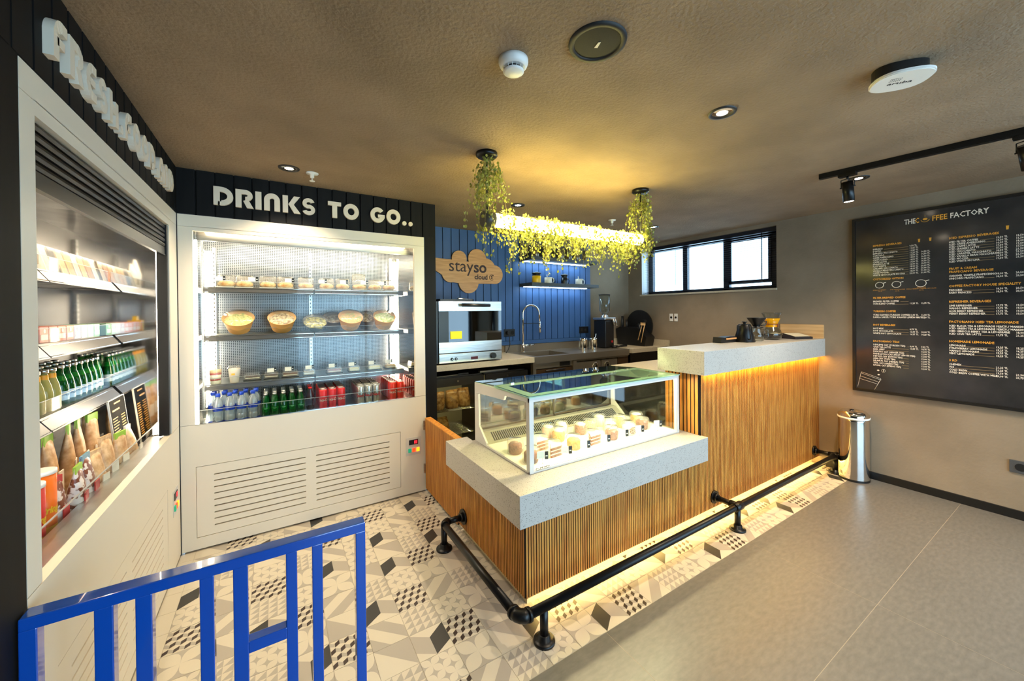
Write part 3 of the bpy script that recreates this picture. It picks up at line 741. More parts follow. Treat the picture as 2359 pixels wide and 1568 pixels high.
# oven
OX0, OX1, OY0, OY1, OZ0, OZ1 = 1.235, 1.893, 3.255, 3.72, 1.022, 1.60
t = thing('countertop_oven', 'stainless steel convection oven with glass door on the counter', 'oven', ((OX0 + OX1) / 2, 3.5, OZ0))
b = MB(); T = .03
b.box(OX0, OX0 + T, OY0 + .035, OY1, OZ0 + .012, OZ1); b.box(OX1 - T, OX1, OY0 + .035, OY1, OZ0 + .012, OZ1); b.box(OX0, OX1, OY0 + .035, OY1, OZ1 - .03, OZ1)
b.box(OX0, OX1, OY0 + .035, OY1, OZ0 + .012, OZ0 + .10); b.box(OX0, OX1, OY1 - .03, OY1, OZ0, OZ1)
b.box(OX0 - .02, OX0, OY0 + .01, OY1, OZ0 + .012, OZ1 - .002)
b.build('casing', m_blackp, t)
b = MB(); b.box(OX0 + .004, OX1, OY0, OY0 + .035, OZ0 + .012, 1.118, bev=.002); cp = b.build('control_panel', m_steel, t)
b = MB(); b.box(1.555, 1.628, OY0 - .002, OY0, 1.052, 1.078); b.build('display', mat('oven_display', (70, 8, 8), .3, em=.15), cp)
for x in (1.363, 1.403):
    b = MB(); b.tube([(x, OY0 - .001, 1.068), (x, OY0 - .008, 1.068)], .013, 16); b.tube([(x, OY0 - .008, 1.068), (x, OY0 - .010, 1.068)], .006, 10, 1); b.build('button', [m_blackp, m_steel], cp)
b = MB(); b.tube([(1.79, OY0 - .001, 1.075), (1.79, OY0 - .026, 1.075)], .028, 20); b.build('knob', m_blackp, cp)
b = MB(); b.box(OX0 + .004, OX1, OY0, OY0 + .03, 1.125, 1.224, bev=.002); b.box(OX0 + .004, OX1, OY0, OY0 + .03, 1.508, OZ1, bev=.002); b.box(OX0 + .004, OX0 + .10, OY0 + .002, OY0 + .028, 1.224, 1.508, 1)
dr = b.build('door', [m_steel, m_blackp], t)
b = MB(); b.box(OX0 + .10, OX1, OY0 + .004, OY0 + .008, 1.222, 1.51); b.build('window', g_oven, dr)
b = MB(); b.tube([(1.45, OY0 - .045, 1.565), (1.74, OY0 - .045, 1.562)], .016, 10); b.tube([(1.47, OY0 - .045, 1.564), (1.47, OY0, 1.564)], .009, 8, 1); b.tube([(1.72, OY0 - .045, 1.562), (1.72, OY0, 1.562)], .009, 8, 1); b.build('handle', [m_blackp, m_chrome], dr)
b = MB()
for z in (1.27, 1.34, 1.41):
    for i in range(9): b.tube([(OX0 + .04, OY0 + .06 + i * .04, z), (OX1 - .04, OY0 + .06 + i * .04, z)], .002, 5)
b.build('rack', m_chrome, t)
b = MB(); b.box(1.35, 1.465, OY0 - .001, OY0 + .004, 1.252, 1.322); b.build('yellow_label', mat('yellow_label', (240, 225, 20), .6), dr)
t = thing('baking_tray', 'black baking tray with utensils lying on top of the oven', 'tray', (1.5, 3.45, OZ1))
b = MB(); b.box(1.27, 1.62, 3.32, 3.62, OZ1, OZ1 + .006); b.box(1.27, 1.62, 3.32, 3.33, OZ1, OZ1 + .022); b.box(1.27, 1.62, 3.61, 3.62, OZ1, OZ1 + .022); b.box(1.27, 1.28, 3.32, 3.62, OZ1, OZ1 + .022); b.box(1.61, 1.62, 3.32, 3.62, OZ1, OZ1 + .022); b.build('pan', m_blackp, t)
b = MB(); b.tube([(1.45, 3.30, OZ1 + .028), (1.66, 3.42, OZ1 + .02)], .007, 8); b.build('tongs', m_steel, t)
# under-counter bottle fridge with two glass doors
t = thing('undercounter_fridge', 'black undercounter fridge with two glass doors below the oven', 'refrigerator', (1.7, 3.55, 0))
FZ = .90; b = MB(); b.box(1.165, 2.235, 3.31, 3.85, 0, .05); b.box(1.165, 2.235, 3.83, 3.85, .05, FZ); b.box(1.165, 2.235, 3.33, 3.85, FZ - .02, FZ); b.box(1.165, 1.19, 3.33, 3.85, .05, FZ); b.box(2.21, 2.235, 3.33, 3.85, .05, FZ); b.box(1.70, 1.73, 3.33, 3.83, .05, FZ)
b.build('cabinet', m_blackp, t)
b = MB(); b.box(1.19, 2.21, 3.80, 3.83, .05, FZ - .02); b.build('inner_back', mat('fridge_liner', (210, 205, 180), .5), t)
for z in (.33, .56):
    b = MB(); 
    for i in range(20): b.tube([(1.195, 3.38 + i * .021, z), (2.205, 3.38 + i * .021, z)], .002, 4)
    b.build('wire_shelf', m_chrome, t)
for xa, xb in ((1.17, 1.705), (1.735, 2.23)):
    b = MB(); b.box(xa, xb, 3.30, 3.325, .81, FZ - .012); b.box(xa, xb, 3.30, 3.325, .06, .12); b.box(xa, xa + .055, 3.30, 3.325, .12, .81); b.box(xb - .045, xb, 3.30, 3.325, .12, .81)
    d = b.build('door', m_blackp, t)
    b = MB(); b.box(xa + .05, xb - .04, 3.31, 3.315, .11, .82); b.build('pane', g_pane, d)
    b = MB(); b.tube([((xa + xb) / 2, 3.30, .853), ((xa + xb) / 2, 3.292, .853)], .010, 12); b.build('lock', m_chrome, d)
b = MB(); b.box(1.195, 2.205, 3.40, 3.44, .872, .879); b.build('lamp', mat('fridge_lamp', (255, 235, 170), .5, em=5), t)
# bread bags in the fridge
def bag_mesh(b, c, w, d, h, mi=None, n=8, seed=0, tilt=0):
    rr = random.Random(seed); rows = 7; rings = []
    for j in range(rows):
        v = j / (rows - 1); fl = math.sin(PI * min(1, .12 + v * .9)) ** .5 if v < .98 else .05
        ww = w / 2 * (1 if v < .85 else .96) * (1 if v > .08 else .92); dd = d / 2 * max(.04, (1 - v ** 3) * (.75 + .25 * math.sin(PI * v)))
        ring = []
        for i in range(14):
            a = 2 * PI * i / 14; cx = math.copysign(abs(math.cos(a)) ** .6, math.cos(a)); sy = math.copysign(abs(math.sin(a)) ** .8, math.sin(a))
            j1 = rr.uniform(-.03, .03)
            ring.append(b.bm.verts.new((c[0] + ww * cx * (1 + j1), c[1] + dd * sy * (1 + 2 * j1) + tilt * v, c[2] + h * v + (.006 * math.sin(a * 3) if j == rows - 1 else 0))))
        rings.append(ring)
    for A, B_ in zip(rings, rings[1:]):
        for i in range(14):
            f = b.bm.faces.new((A[i], A[(i + 1) % 14], B_[(i + 1) % 14], B_[i])); f.smooth = True; f.material_index = b.mi if mi is None else mi
    for rg in (rings[0], rings[-1]):
        f = b.bm.faces.new(rg); f.material_index = b.mi if mi is None else mi
m_bread = noisy(mat('bread_bag', rough=.25), (120, 78, 34), (196, 152, 96), 30, 4)
for i, (x, z, l) in enumerate(((1.30, .565, 'clear bag of bread rolls at left on the upper fridge rack'), (1.45, .565, 'bag of bread standing in the middle of the upper fridge rack'), (1.58, .565, 'leaning bag of golden bread at right on the upper fridge rack'), (1.36, .335, 'bag of pastries with paper label on the lower fridge rack'))):
    b = MB(); bag_mesh(b, (x, 3.48, z), .13, .12, .17 if i < 3 else .13, seed=i, tilt=.03 * (i - 1)); tag(b.build('bread_bag', m_bread, at=(x, 3.48, z)), l, 'bread')
# knives/spatula under counter edge
t = thing('serrated_knife', 'long serrated bread knife lying on top of the undercounter fridge', 'knife', (1.5, 3.36, .90))
b = MB(); b.prism([(1.24, 3.335), (1.46, 3.345), (1.46, 3.375), (1.30, 3.365)], 'z', .902, .905); b.build('blade', m_steel, t)
b = MB(); b.box(1.46, 1.57, 3.345, 3.375, .901, .915); b.build('handle', m_blackp, t)
b = MB(); b.box(1.70, 2.02, 3.35, 3.39, .901, .915); tag(b.build('kitchen_tongs', m_steel, at=(1.86, 3.37, .901)), 'steel tongs lying right of the knife on the undercounter fridge', 'utensil')
# coffee grinder
t = thing('coffee_grinder', 'black coffee grinder with clear hopper beside the steel tins', 'grinder', (3.72, 3.62, 1.02))
gx, gy = 3.66, 3.60
b = MB(); b.box(gx - .08, gx + .08, gy - .09, gy + .12, 1.02, 1.375, bev=.012); b.build('body', m_blackp, t)
b = MB(); b.box(gx - .10, gx + .11, gy - .10, gy + .12, 1.378, 1.412, bev=.01); b.lathe([(.05, 0), (.05, .02), (.028, .03), (.028, .05)], (gx, gy, 1.412), 20); b.build('head', m_steel, t)
b = MB(); b.lathe([(.03, 0), (.07, .045), (.072, .25), (.068, .25), (.066, .046), (.027, 0)], (gx, gy, 1.455), 24, cap=False); b.build('hopper', g_clear, t)
b = MB(); b.lathe([(.076, 0), (.076, .008), (0, .009)], (gx, gy, 1.706), 24); b.build('hopper_lid', m_blackp, t)
b = MB(); b.tube([(gx + .05, gy - .10, 1.40), (gx + .055, gy - .115, 1.32)], [.018, .014], 10); b.tube([(gx + .08, gy - .105, 1.40), (gx + .10, gy - .12, 1.30)], [.010, .012], 8); b.build('spout', m_steel, t)
b = MB(); b.tube([(gx + .04, gy - .0905, 1.10), (gx + .04, gy - .093, 1.10)], .016, 16); b.build('badge', mat('badge_red', (150, 20, 30), .4), t)
b = MB(); b.tube([(gx + .05, gy - .12, 1.035), (gx + .22, gy - .17, 1.045)], [.012, .016], 10); b.tube([(gx + .05, gy - .12, 1.02), (gx + .05, gy - .12, 1.05)], .035, 16); b.build('portafilter', m_blackp, t)
# steel tins on the sink counter
for i, (x, y, l) in enumerate(((3.245, 3.56, 'left ribbed steel tin on the sink counter'), (3.415, 3.56, 'right ribbed steel tin holding a spoon on the sink counter'))):
    t = thing('steel_tin', l, 'tin', (x, y, 1.015)); b = MB(); pr = []
    for q in range(11): pr += [(.056, q * .012 + .002), (.052, q * .012 + .008)]
    b.lathe([(.05, 0)] + pr + [(.056, .14), (.052, .14), (.050, .01), (0, .01)], (x, y, 1.015), 22, cap=False); b.build('can', m_chrome, t)
    if i:
        b = MB(); b.tube([(x, y, 1.05), (x + .045, y - .01, 1.21)], .006, 8); b.build('spoon', m_chrome, t)
# black accessory stand with knives in the far corner
t = thing('utensil_stand', 'black stand with round board and wooden handled tool in the far corner', 'stand', (4.25, 3.62, 1.02))
b = MB(); b.prism([(3.37, 1.02), (3.83, 1.02), (3.87, 1.24), (3.80, 1.27), (3.50, 1.27), (3.34, 1.14)], 'x', 4.16, 4.33); b.build('box', m_blackp, t)
b = MB(); b.prism([(3.58 + .22 * math.cos(2 * PI * i / 36), 1.285 + .22 * math.sin(2 * PI * i / 36)) for i in range(36)], 'x', 4.30, 4.325); b.build('round_board', m_blackp, t)
for i, y in enumerate((3.80, 3.72, 3.50)):
    b = MB(); b.tube([(4.22, y, 1.20), (4.22, y + .0, 1.42 - i * .05)], .018, 10); b.build('black_handle', m_blackp, t)
b = MB(); b.box(4.12, 4.155, 3.35, 3.40, 1.30, 1.34, 0); b.tube([(4.14, 3.385, 1.33), (4.14, 3.46, 1.10)], .006, 6); b.tube([(4.14, 3.345, 1.33), (4.14, 3.41, 1.07)], .006, 6); b.box(4.115, 4.16, 3.335, 3.385, 1.34, 1.375, 1); b.build('wooden_whisk', [m_wood2, m_blackp], t)
# inner worktop behind the display case
t = thing('stone_counter', 'cream quartz worktop behind the raised bar', 'counter', (3.4, 2.15, 0))
b = MB(); b.box(2.55, XR - .001, 1.885, 2.44, .985, 1.01, bev=.002); b.build('worktop', m_stone2, t)
b = MB(); b.box(2.60, XR - .002, 1.90, 2.42, 0, .984); b.build('base_cabinet', m_blackp, t)

# ================================================================== SERVICE COUNTER
CX0, CY0, CY1 = 1.03, 1.555, 2.41
HX = 2.505
t = thing('service_counter', 'L-shaped service counter clad in narrow oak slats', 'counter', (2.6, 1.9, 0))
def slats(b, a0, a1, z0, z1, axis, pos, out, pitch=.0162, wd=.0112, dp=.0038):
    n = int(round((a1 - a0) / pitch)); p = (a1 - a0) / n
    for i in range(n):
        s0 = a0 + i * p + (p - wd) / 2
        if axis == 'x':
            b.box(s0, s0 + wd, pos + .0003, pos + dp * out, z0, z1, 1); b.box(s0, s0 + wd, pos, pos + .0003, z0, z1, 0)
        else:
            b.box(pos + .0003, pos + dp * out, s0, s0 + wd, z0, z1, 1); b.box(pos, pos + .0003, s0, s0 + wd, z0, z1, 0)
b = MB(); slats(b, CX0, HX, .08, .465, 'x', CY0, 1); b.box(CX0, HX, CY0 + .0038, CY0 + .012, .08, .465, 1); b.build('slat_panel', [m_wood, m_backing], t)
b = MB(); slats(b, HX, XR - .001, .08, 1.05, 'x', CY0, 1); b.box(HX, XR - .001, CY0 + .0038, CY0 + .012, .08, 1.05, 1); b.build('slat_panel', [m_wood, m_backing], t)
b = MB(); slats(b, CY0 + .012, CY1, .075, .465, 'y', CX0, 1); b.box(CX0 + .0038, CX0 + .012, CY0 + .012, CY1, .075, .465, 1); b.build('slat_panel', [m_wood, m_backing], t)
b = MB(); slats(b, CY0 + .012, 1.83, .626, 1.05, 'y', HX - .012, 1, .030, .022); b.box(HX - .0082, HX, CY0 + .012, 1.83, .626, 1.05, 1); b.build('slat_panel', [m_wood, m_backing], t)
b = MB(); b.box(CX0 + .012, HX, CY0 + .012, CY1, .085, .465); b.box(HX + .0005, XR - .001, CY0 + .012, 1.84, .085, 1.05); b.build('carcass', m_wood2, t)
b = MB(); b.box(1.075, XR - .001, CY0 + .06, CY1 - .02, 0, .084); b.build('plinth', mat('plinth_paint', (205, 190, 150), .5), t)
b = MB(); b.box(1.10, XR - .02, CY0 + .022, CY0 + .034, .070, .0785); b.build('plinth_strip_light', l_toe, t)
b = MB(); b.box(HX + .02, XR - .02, CY0 - .034, CY0 - .018, 1.0462, 1.0496); b.build('bar_strip_light', l_bar, t)
# countertops
b = MB(); b.prism([(.966, 1.505), (2.504, 1.505), (2.504, CY0 - .001), (HX - .013, CY0 - .001), (HX - .013, 2.34), (1.125, 2.34), (1.125, 2.431), (.966, 2.431)], 'z', .465, .626)
o = tag(b.build('countertop', m_stone, at=(1.7, 1.9, .465)), 'thick speckled white quartz countertop under the cake display case', 'countertop')
md = o.modifiers.new('bv', 'BEVEL'); md.width = .002; md.segments = 2
b = MB(); b.box(2.466, XR - .001, 1.505, 1.879, 1.05, 1.215, bev=.002)
tag(b.build('bar_top', m_stone, at=(3.4, 1.7, 1.05)), 'thick speckled white quartz bar top on the raised counter', 'countertop')
b = MB(); b.box(XR - .018, XR - .001, 1.513, 1.878, 1.216, 1.347); tag(b.build('wooden_upstand', m_wood2, at=(XR, 1.7, 1.216)), 'light oak upstand board on the wall at the bar top end', 'board')
# gate
t = thing('counter_gate', 'low slatted oak swing gate between counter and black pillar', 'gate', (1.06, 2.75, .03))
b = MB(); slats(b, 2.418, 3.075, .035, .615, 'y', CX0 + .012, 1); b.box(CX0 + .0158, 1.085, 2.418, 3.075, .035, .615, 1); b.box(CX0 + .0115, 1.09, 2.418, 3.075, .615, .622, 0); b.build('gate_leaf', [m_wood, m_backing], t)
for z in (.52, .16):
    b = MB(); b.box(1.03, 1.062, 3.078, 3.090, z, z + .075); b.build('hinge', m_steel, t)

# ================================================================== FOOT RAIL
t = thing('foot_rail', 'black iron pipe foot rail running around the counter base', 'rail', (2.6, 1.39, 0))
RZ, RY, RX = .158, 1.39, .885; rr = .021
def elbow(c, d0, d1, r=.045):
    """quarter bend centred so it joins direction d0 to d1"""
    d0 = Vector(d0); d1 = Vector(d1); c = Vector(c)
    return [c - d0 * r + (d0 * math.sin(R(a)) + d1 * (1 - math.cos(R(a)))) * r for a in (0, 22.5, 45, 67.5, 90)]
b = MB(); b.tube([(XR - .10, RY, RZ)] + [(RX + .045, RY, RZ)], rr, 14); b.build('front_pipe', m_blackm, t)
b = MB(); b.tube([(RX, RY + .045, RZ), (RX, 2.245, RZ)], rr, 14); b.build('side_pipe', m_blackm, t)
b = MB(); b.tube(elbow((RX, RY, RZ), (-1, 0, 0), (0, 1, 0)), .029, 14); b.tube([(RX + .04, RY, RZ), (RX + .055, RY, RZ)], .031, 14); b.tube([(RX, RY + .04, RZ), (RX, RY + .055, RZ)], .031, 14); b.build('corner_elbow', m_blackm, t)
b = MB(); b.tube(elbow((RX, 2.285, RZ), (0, 1, 0), (1, 0, 0), .035), .026, 12); b.tube([(RX + .035, 2.285, RZ), (CX0 - .012, 2.285, RZ)], .019, 12); b.build('wall_arm', m_blackm, t)
b = MB(); b.tube([(CX0 - .012, 2.285, RZ), (CX0 - .0005, 2.285, RZ)], .048, 20); b.tube([(CX0 - .03, 2.285, RZ), (CX0 - .012, 2.285, RZ)], .028, 14); b.build('wall_flange', m_blackm, t)
for x in (2.655, XR - .125):
    b = MB(); b.tube([(x, RY, RZ), (x, CY0 - .012, RZ)], .019, 12); b.build('wall_arm', m_blackm, t)
    b = MB(); b.tube([(x, CY0 - .012, RZ), (x, CY0 - .0005, RZ)], .045, 20); b.tube([(x, CY0 - .03, RZ), (x, CY0 - .012, RZ)], .027, 14); b.build('wall_flange', m_blackm, t)
    b = MB(); b.tube([(x - .04, RY, RZ), (x + .04, RY, RZ)], .028, 14); b.tube([(x, RY, RZ), (x, RY + .05, RZ)], .026, 12); b.build('tee_joint', m_blackm, t)
for x, y in ((1.017, RY), (2.655, RY), (XR - .125, RY), (RX, 2.27)):
    b = MB(); b.tube([(x, y, .012), (x, y, RZ)], .019, 12); b.build('post', m_blackm, t)
    b = MB(); b.lathe([(.050, 0), (.050, .010), (.045, .013), (.028, .016), (.026, .035), (.019, .036)], (x, y, 0), 24); b.build('floor_flange', m_blackm, t)

# ================================================================== CAKE DISPLAY CASE
DX0, DX1, DY0, DY1, DZ0, DZ1 = 1.14, 2.43, 1.675, 2.332, .628, 1.042
m_cw = mat('case_white_frame', (214, 212, 206), .35)
t = thing('cake_display_case', 'white framed glass cake display case standing on the low counter', 'display case', (1.8, 2.0, DZ0))
for x0, x1 in ((DX0, DX0 + .014), (DX1 - .014, DX1)):
    b = MB()
    ft = DZ1 - .006; bt = 1.022
    b.prism([(DY0 + .0145, DZ0), (DY0 + .03, DZ0), (DY0 + .03, ft), (DY0 + .0145, ft)], 'x', x0, x1)
    b.prism([(DY0 + .03, ft - .026), (1.93, ft - .033), (1.945, ft - .062), (2.26, .957), (2.332, .95), (DY1, bt), (DY0 + .03, ft)], 'x', x0, x1)
    b.prism([(2.275, .74), (2.28, .95), (DY1, .95), (DY1, DZ0), (2.17, DZ0), (2.17, .65), (2.18, .66)], 'x', x0, x1)
    b.prism([(DY0 + .03, DZ0), (2.17, DZ0), (2.17, DZ0 + .012), (DY0 + .03, DZ0 + .012)], 'x', x0, x1)
    b.build('side_frame', m_cw, t)
    b = MB(); b.box((x0 + x1) / 2 - .002, (x0 + x1) / 2 + .002, DY0 + .02, 2.28, DZ0 + .01, ft - .02); b.build('side_glass', glass('case_side_glass', (240, 240, 232), 2.6, .01), t)
b = MB(); b.box(DX0, DX1, DY0, DY0 + .014, DZ1 - .03, DZ1 - .006); b.box(DX0, DX1, DY0, DY0 + .012, DZ0, DZ0 + .010); b.box(DX0, DX0 + .028, DY0 - .001, DY0 + .0143, DZ0, DZ1 - .0062); b.box(DX1 - .024, DX1, DY0 - .001, DY0 + .0143, DZ0, DZ1 - .0062); b.build('front_frame', m_cw, t)
b = MB(); b.box(DX0 + .02, DX1 - .02, DY0 + .004, DY0 + .008, DZ0 + .008, DZ1 - .02); b.build('front_glass', g_pane, t)
b = MB()
zf, zb = DZ1 - .005, 1.040
b.box(DX0 - .006, DX1 + .006, DY0 - .006, 2.045, zf, zf + .006); o = b.build('top_glass', g_top, t)
b = MB(); b.box(DX0 - .006, DX1 + .006, DY0 - .008, DY0 - .0062, zf, zf + .006); b.box(DX0 - .008, DX0 - .0062, DY0 - .006, 2.045, zf, zf + .006); b.box(DX0 - .006, DX1 + .006, 2.046, 2.050, zf - .001, zf + .006); b.build('glass_edge', g_edge, t)
b = MB(); b.box(DX0 + .004, DX1 - .004, DY0 + .004, DY0 + .05, zf + .0062, zf + .0072); b.box(DX0 + .004, DX1 - .004, 1.995, 2.045, zf + .0062, zf + .0072); b.box(DX0 + .004, DX0 + .06, DY0 + .05, 1.995, zf + .0062, zf + .0072); b.box(DX1 - .06, DX1 - .004, DY0 + .05, 1.995, zf + .0062, zf + .0072)
b.build('frit_border', glass('pale_green_frit', (190, 215, 195), 1.0, .05, .5, (170, 205, 180)), t)
b = MB(); b.prism([(2.05, zf + .004), (2.33, 1.024), (2.33, 1.028), (2.05, zf + .009)], 'x', DX0, DX1); b.build('rear_top_glass', g_top, t)
for x in (DX0 + .12, DX1 - .12):
    b = MB(); b.box(x - .012, x + .012, 2.035, 2.062, zf + .006, zf + .014); b.build('glass_clip', m_chrome, t)
b = MB(); b.box(DX0 + .014, DX1 - .014, DY0 + .014, 2.17, DZ0, DZ0 + .012); b.build('display_deck', mat('deck_white', (245, 240, 228), .35), t)
b = MB(); b.prism([(2.17, DZ0), (2.17, DZ0 + .012), (2.255, .70), (2.30, .70), (2.30, DZ0)], 'x', DX0 + .014, DX1 - .014)
st = b.build('rear_vent', mat('vent_grey', (150, 145, 130), .4), t)
b = MB(); n = 74
for i in range(n):
    x = DX0 + .07 + i * (DX1 - DX0 - .14) / n
    b.prism([(2.185, DZ0 + .0238), (2.240, .6910), (2.240, .6925), (2.185, DZ0 + .0253)], 'x', x, x + .0085)
b.build('vent_slots', m_dark, st)
for xa, xb, yy in ((DX0 + .014, 1.80, 2.30), (1.77, DX1 - .014, 2.315)):
    b = MB(); b.box(xa, xb, yy, yy + .004, .70, .98); d = b.build('sliding_door', glass('smoky_door_glass', (190, 180, 155), 7.0, .015), t)
    b = MB(); b.box(xa, xa + .014, yy - .003, yy + .007, .70, .98); b.box(xb - .014, xb, yy - .003, yy + .007, .70, .98); b.box(xa, xb, yy - .003, yy + .007, .70, .714); b.build('door_frame', mat('door_trim', (90, 80, 62), .3, .5), d)
b = MB(); b.box(DX0 + .014, DX1 - .014, 2.26, 2.29, .985, 1.02); b.build('rear_beam', mat('beam_grey', (60, 58, 54), .4), t)
b = MB(); b.box(DX0 + .03, DX1 - .03, DY0 + .016, DY0 + .028, DZ1 - .034, DZ1 - .028); b.build('strip_light', l_case, t)
b = MB()
for i, (w_, h_) in enumerate(((.012, .010), (.004, .006), (.012, .009), (.009, .010), (.012, .009), (.010, .010), (.009, .008))):
    x = DX0 + .040 + i * .014; b.box(x, x + w_, DY0 - .0009, DY0 - .0001, DZ0 + .014 + h_ - .003, DZ0 + .014 + h_); b.box(x, x + .003, DY0 - .0009, DY0 - .0001, DZ0 + .016, DZ0 + .014 + h_)
b.box(DX0 + .038, DX0 + .138, DY0 - .0009, DY0 - .0001, DZ0 + .011, DZ0 + .013); b.build('maker_mark', m_blackp, t)

# cakes
DZ = DZ0 + .012
m_choc = noisy(mat('chocolate_cake', rough=.8), (92, 48, 30), (150, 92, 60), 120, 3)
m_oran = noisy(mat('caramel_cake', rough=.8), (190, 120, 50), (226, 170, 90), 120, 3)
m_crm = mat('cream_layer', (245, 232, 200), .6)
m_nut = noisy(mat('nutty_cake', rough=.8), (176, 128, 74), (226, 190, 130), 160, 3)
def cake(x, y, z, kind, label, r=.045, h=.06, mm=None, group=None, deck=False):
    t = thing('cake_cup' if kind != 'wedge' else 'layer_cake', label, 'cake', (x, y, z), group)
    b = MB()
    if kind == 'wedge':
        for k in range(3):
            z0 = z + .002 + k * h / 3
            b.prism([(x - r, y - r * .7), (x + r, y - r * .5), (x + r * .2, y + r)], 'z', z0, z0 + h / 4.2, 0)
            b.prism([(x - r, y - r * .7), (x + r, y - r * .5), (x + r * .2, y + r)], 'z', z0 + h / 4.2, z0 + h / 3, 1)
        b.build('slice', [mm, m_crm], t)
    elif kind == 'roll':
        b.lathe([(r * .85, 0), (r * .9, .004), (r * .9, h * .9), (r * .5, h), (0, h)], (x, y, z + .002), 20); b.build('sponge', mm, t)
        b = MB(); pts = [(x + (r * .1 + r * .75 * a / 900) * math.cos(R(a)) * 1, y - r * .905, z + h * .5 + (r * .05 + r * .5 * a / 900) * math.sin(R(a))) for a in range(0, 900, 30)]
        b.tube(pts, .0022, 5); b.build('spiral', m_choc, t)
    else:
        b.lathe([(r * .78, 0), (r * .86, .006), (r * .9, h * .82), (r * .7, h), (0, h * 1.02)], (x, y, z + .002), 20); b.build('sponge', mm, t)
        if kind == 'top':
            b = MB(); b.lathe([(r * .7, 0), (r * .75, .006), (r * .5, .012), (0, .014)], (x, y, z + .002 + h), 16); b.build('cream', m_crm, t)
    b = MB()
    b.lathe([(r * 1.02, .0), (r * 1.05, .003), (r * 1.1, h * 1.05), (r * 1.02, h * 1.25), (r * .85, h * 1.42), (0, h * 1.45)], (x, y, z + .0005), 22, cap=False); b.build('clear_dome', g_dome, t)
    return t
CK = [(1.222, 1.95, 'c', m_choc, 'round chocolate cake cup at the left rear of the display case'), (1.225, 1.785, 'c', m_choc, 'tall chocolate cake cup in the front left corner of the case'),
      (1.39, 1.925, 'wedge', m_choc, 'layered chocolate cake slice, second row left in the case'), (1.395, 1.795, 'wedge', m_choc, 'layered chocolate cake slice in the front row of the case'),
      (1.585, 1.985, 'top', m_oran, 'yellow crumb cake cup with white cream in the middle row'), (1.70, 2.10, 'top', m_crm, 'white cream cake cup at the rear of the case beside vents'),
      (1.57, 1.815, 'c', m_oran, 'orange crumb cake cup in the front row of the case'), (1.80, 2.01, 'top', m_choc, 'brown and white cake cup in the middle of the case'),
      (1.735, 1.82, 'wedge', m_choc, 'chocolate topped cream cake in the front row centre'), (1.91, 2.03, 'c', m_nut, 'tan cake cup behind the centre of the case'),
      (1.90, 1.815, 'c', m_choc, 'low brown cake cup in the front row right of centre'), (2.075, 1.825, 'roll', m_crm, 'rolled cake cup with spiral face in the front row'),
      (2.02, 1.945, 'roll', m_crm, 'pale rolled cake cup in the middle row right of centre'), (2.15, 1.975, 'c', m_oran, 'orange cake cup right of centre towards the rear'),
      (2.25, 1.85, 'c', m_choc, 'brown nut cake cup near the right end of the case'), (2.33, 1.97, 'top', m_oran, 'small cake cup in the right rear of the case'), (2.05, 2.08, 'top', m_crm, 'white cream cake cup at the right rear by the vents')]
for i, (x, y, k_, mm, l) in enumerate(CK): cake(x, y, DZ, k_, l, mm=mm, r=.047, h=.062)
cake(1.575, 2.085, DZ, 'top', 'pink cream cake cup at the rear, left of the white one', mm=mat('pink_cream', (226, 180, 160), .6), r=.047, h=.062)
# price tags in the case
tg = thing('price_tag', 'x', 'price tag')
b = MB(); b.box(-.032, .012, -.001, .001, .040, .080); b.build('white_card', mat('card_white', (232, 228, 215), .6), tg)
b = MB(); b.box(.014, .034, -.001, .001, .034, .078); b.box(.018, .030, -.0014, -.001, .050, .056, 1); b.build('black_card', [m_blackp, MATS['card_white']], tg)
b = MB(); b.tube([(0, 0, .042), (0, 0, .012), (-.010, 0, .001)], .0012, 5); b.tube([(0, 0, .012), (.010, 0, .001)], .0012, 5); b.tube([(0, 0, .012), (0, .012, .001)], .0012, 5); b.tube([(-.022, -.0018, .050), (-.004, -.0018, .050)], .0006, 4); b.build('stand', m_chrome, tg)
pt = Placer(tg)
for (x, y), l in zip(((1.25, 1.71), (1.415, 1.70), (1.57, 1.712), (1.75, 1.722), (1.925, 1.73), (2.085, 1.735), (2.285, 1.742)),
                     ('first price tag from the left in the cake case', 'second price tag from the left in the cake case', 'third price tag from the left in the cake case', 'middle one of the seven price tags in the cake case',
                      'price tag right of the middle one in the cake case', 'second price tag from the right in the cake case', 'price tag at the right end of the cake case')):
    pt.place((x, y, DZ), R(-18), l, 'price tags in the cake case')

# ================================================================== ITEMS ON THE BAR
BZ = 1.215
t = thing('pour_over_kettle', 'black conical pour-over kettle on the bar top', 'kettle', (3.50, 1.765, BZ))
b = MB(); b.lathe([(.080, 0), (.083, .006), (.060, .10), (.052, .145), (.048, .150)], (3.50, 1.765, BZ), 28); b.build('body', m_blackm, t)
b = MB(); b.lathe([(.050, .150), (.046, .156), (.012, .158), (.010, .168), (.022, .172), (.022, .178), (0, .180)], (3.50, 1.765, BZ), 20); b.build('lid', m_blackm, t)
b = MB(); b.tube([(3.455, 1.71, BZ + .145), (3.44, 1.69, BZ + .14), (3.43, 1.68, BZ + .03), (3.455, 1.715, BZ + .025)], .006, 8); b.build('handle', m_blackm, t)
b = MB(); b.tube([(3.54, 1.82, BZ + .03), (3.575, 1.86, BZ + .07), (3.57, 1.862, BZ + .12), (3.59, 1.872, BZ + .14)], [.012, .009, .007, .006], 8); b.build('spout', m_blackm, t)
sx, sy = 3.655, 1.74
t = thing('coffee_server', 'clear glass coffee server with crystal handle under the black dripper', 'server', (sx, sy, BZ))
b = MB(); b.lathe([(.040, 0), (.055, .006), (.056, .06), (.038, .11), (.040, .118), (.037, .118), (.035, .11), (.053, .06), (.052, .008), (0, .006)], (sx, sy, BZ), 24, cap=False); b.build('jug', g_clear, t)
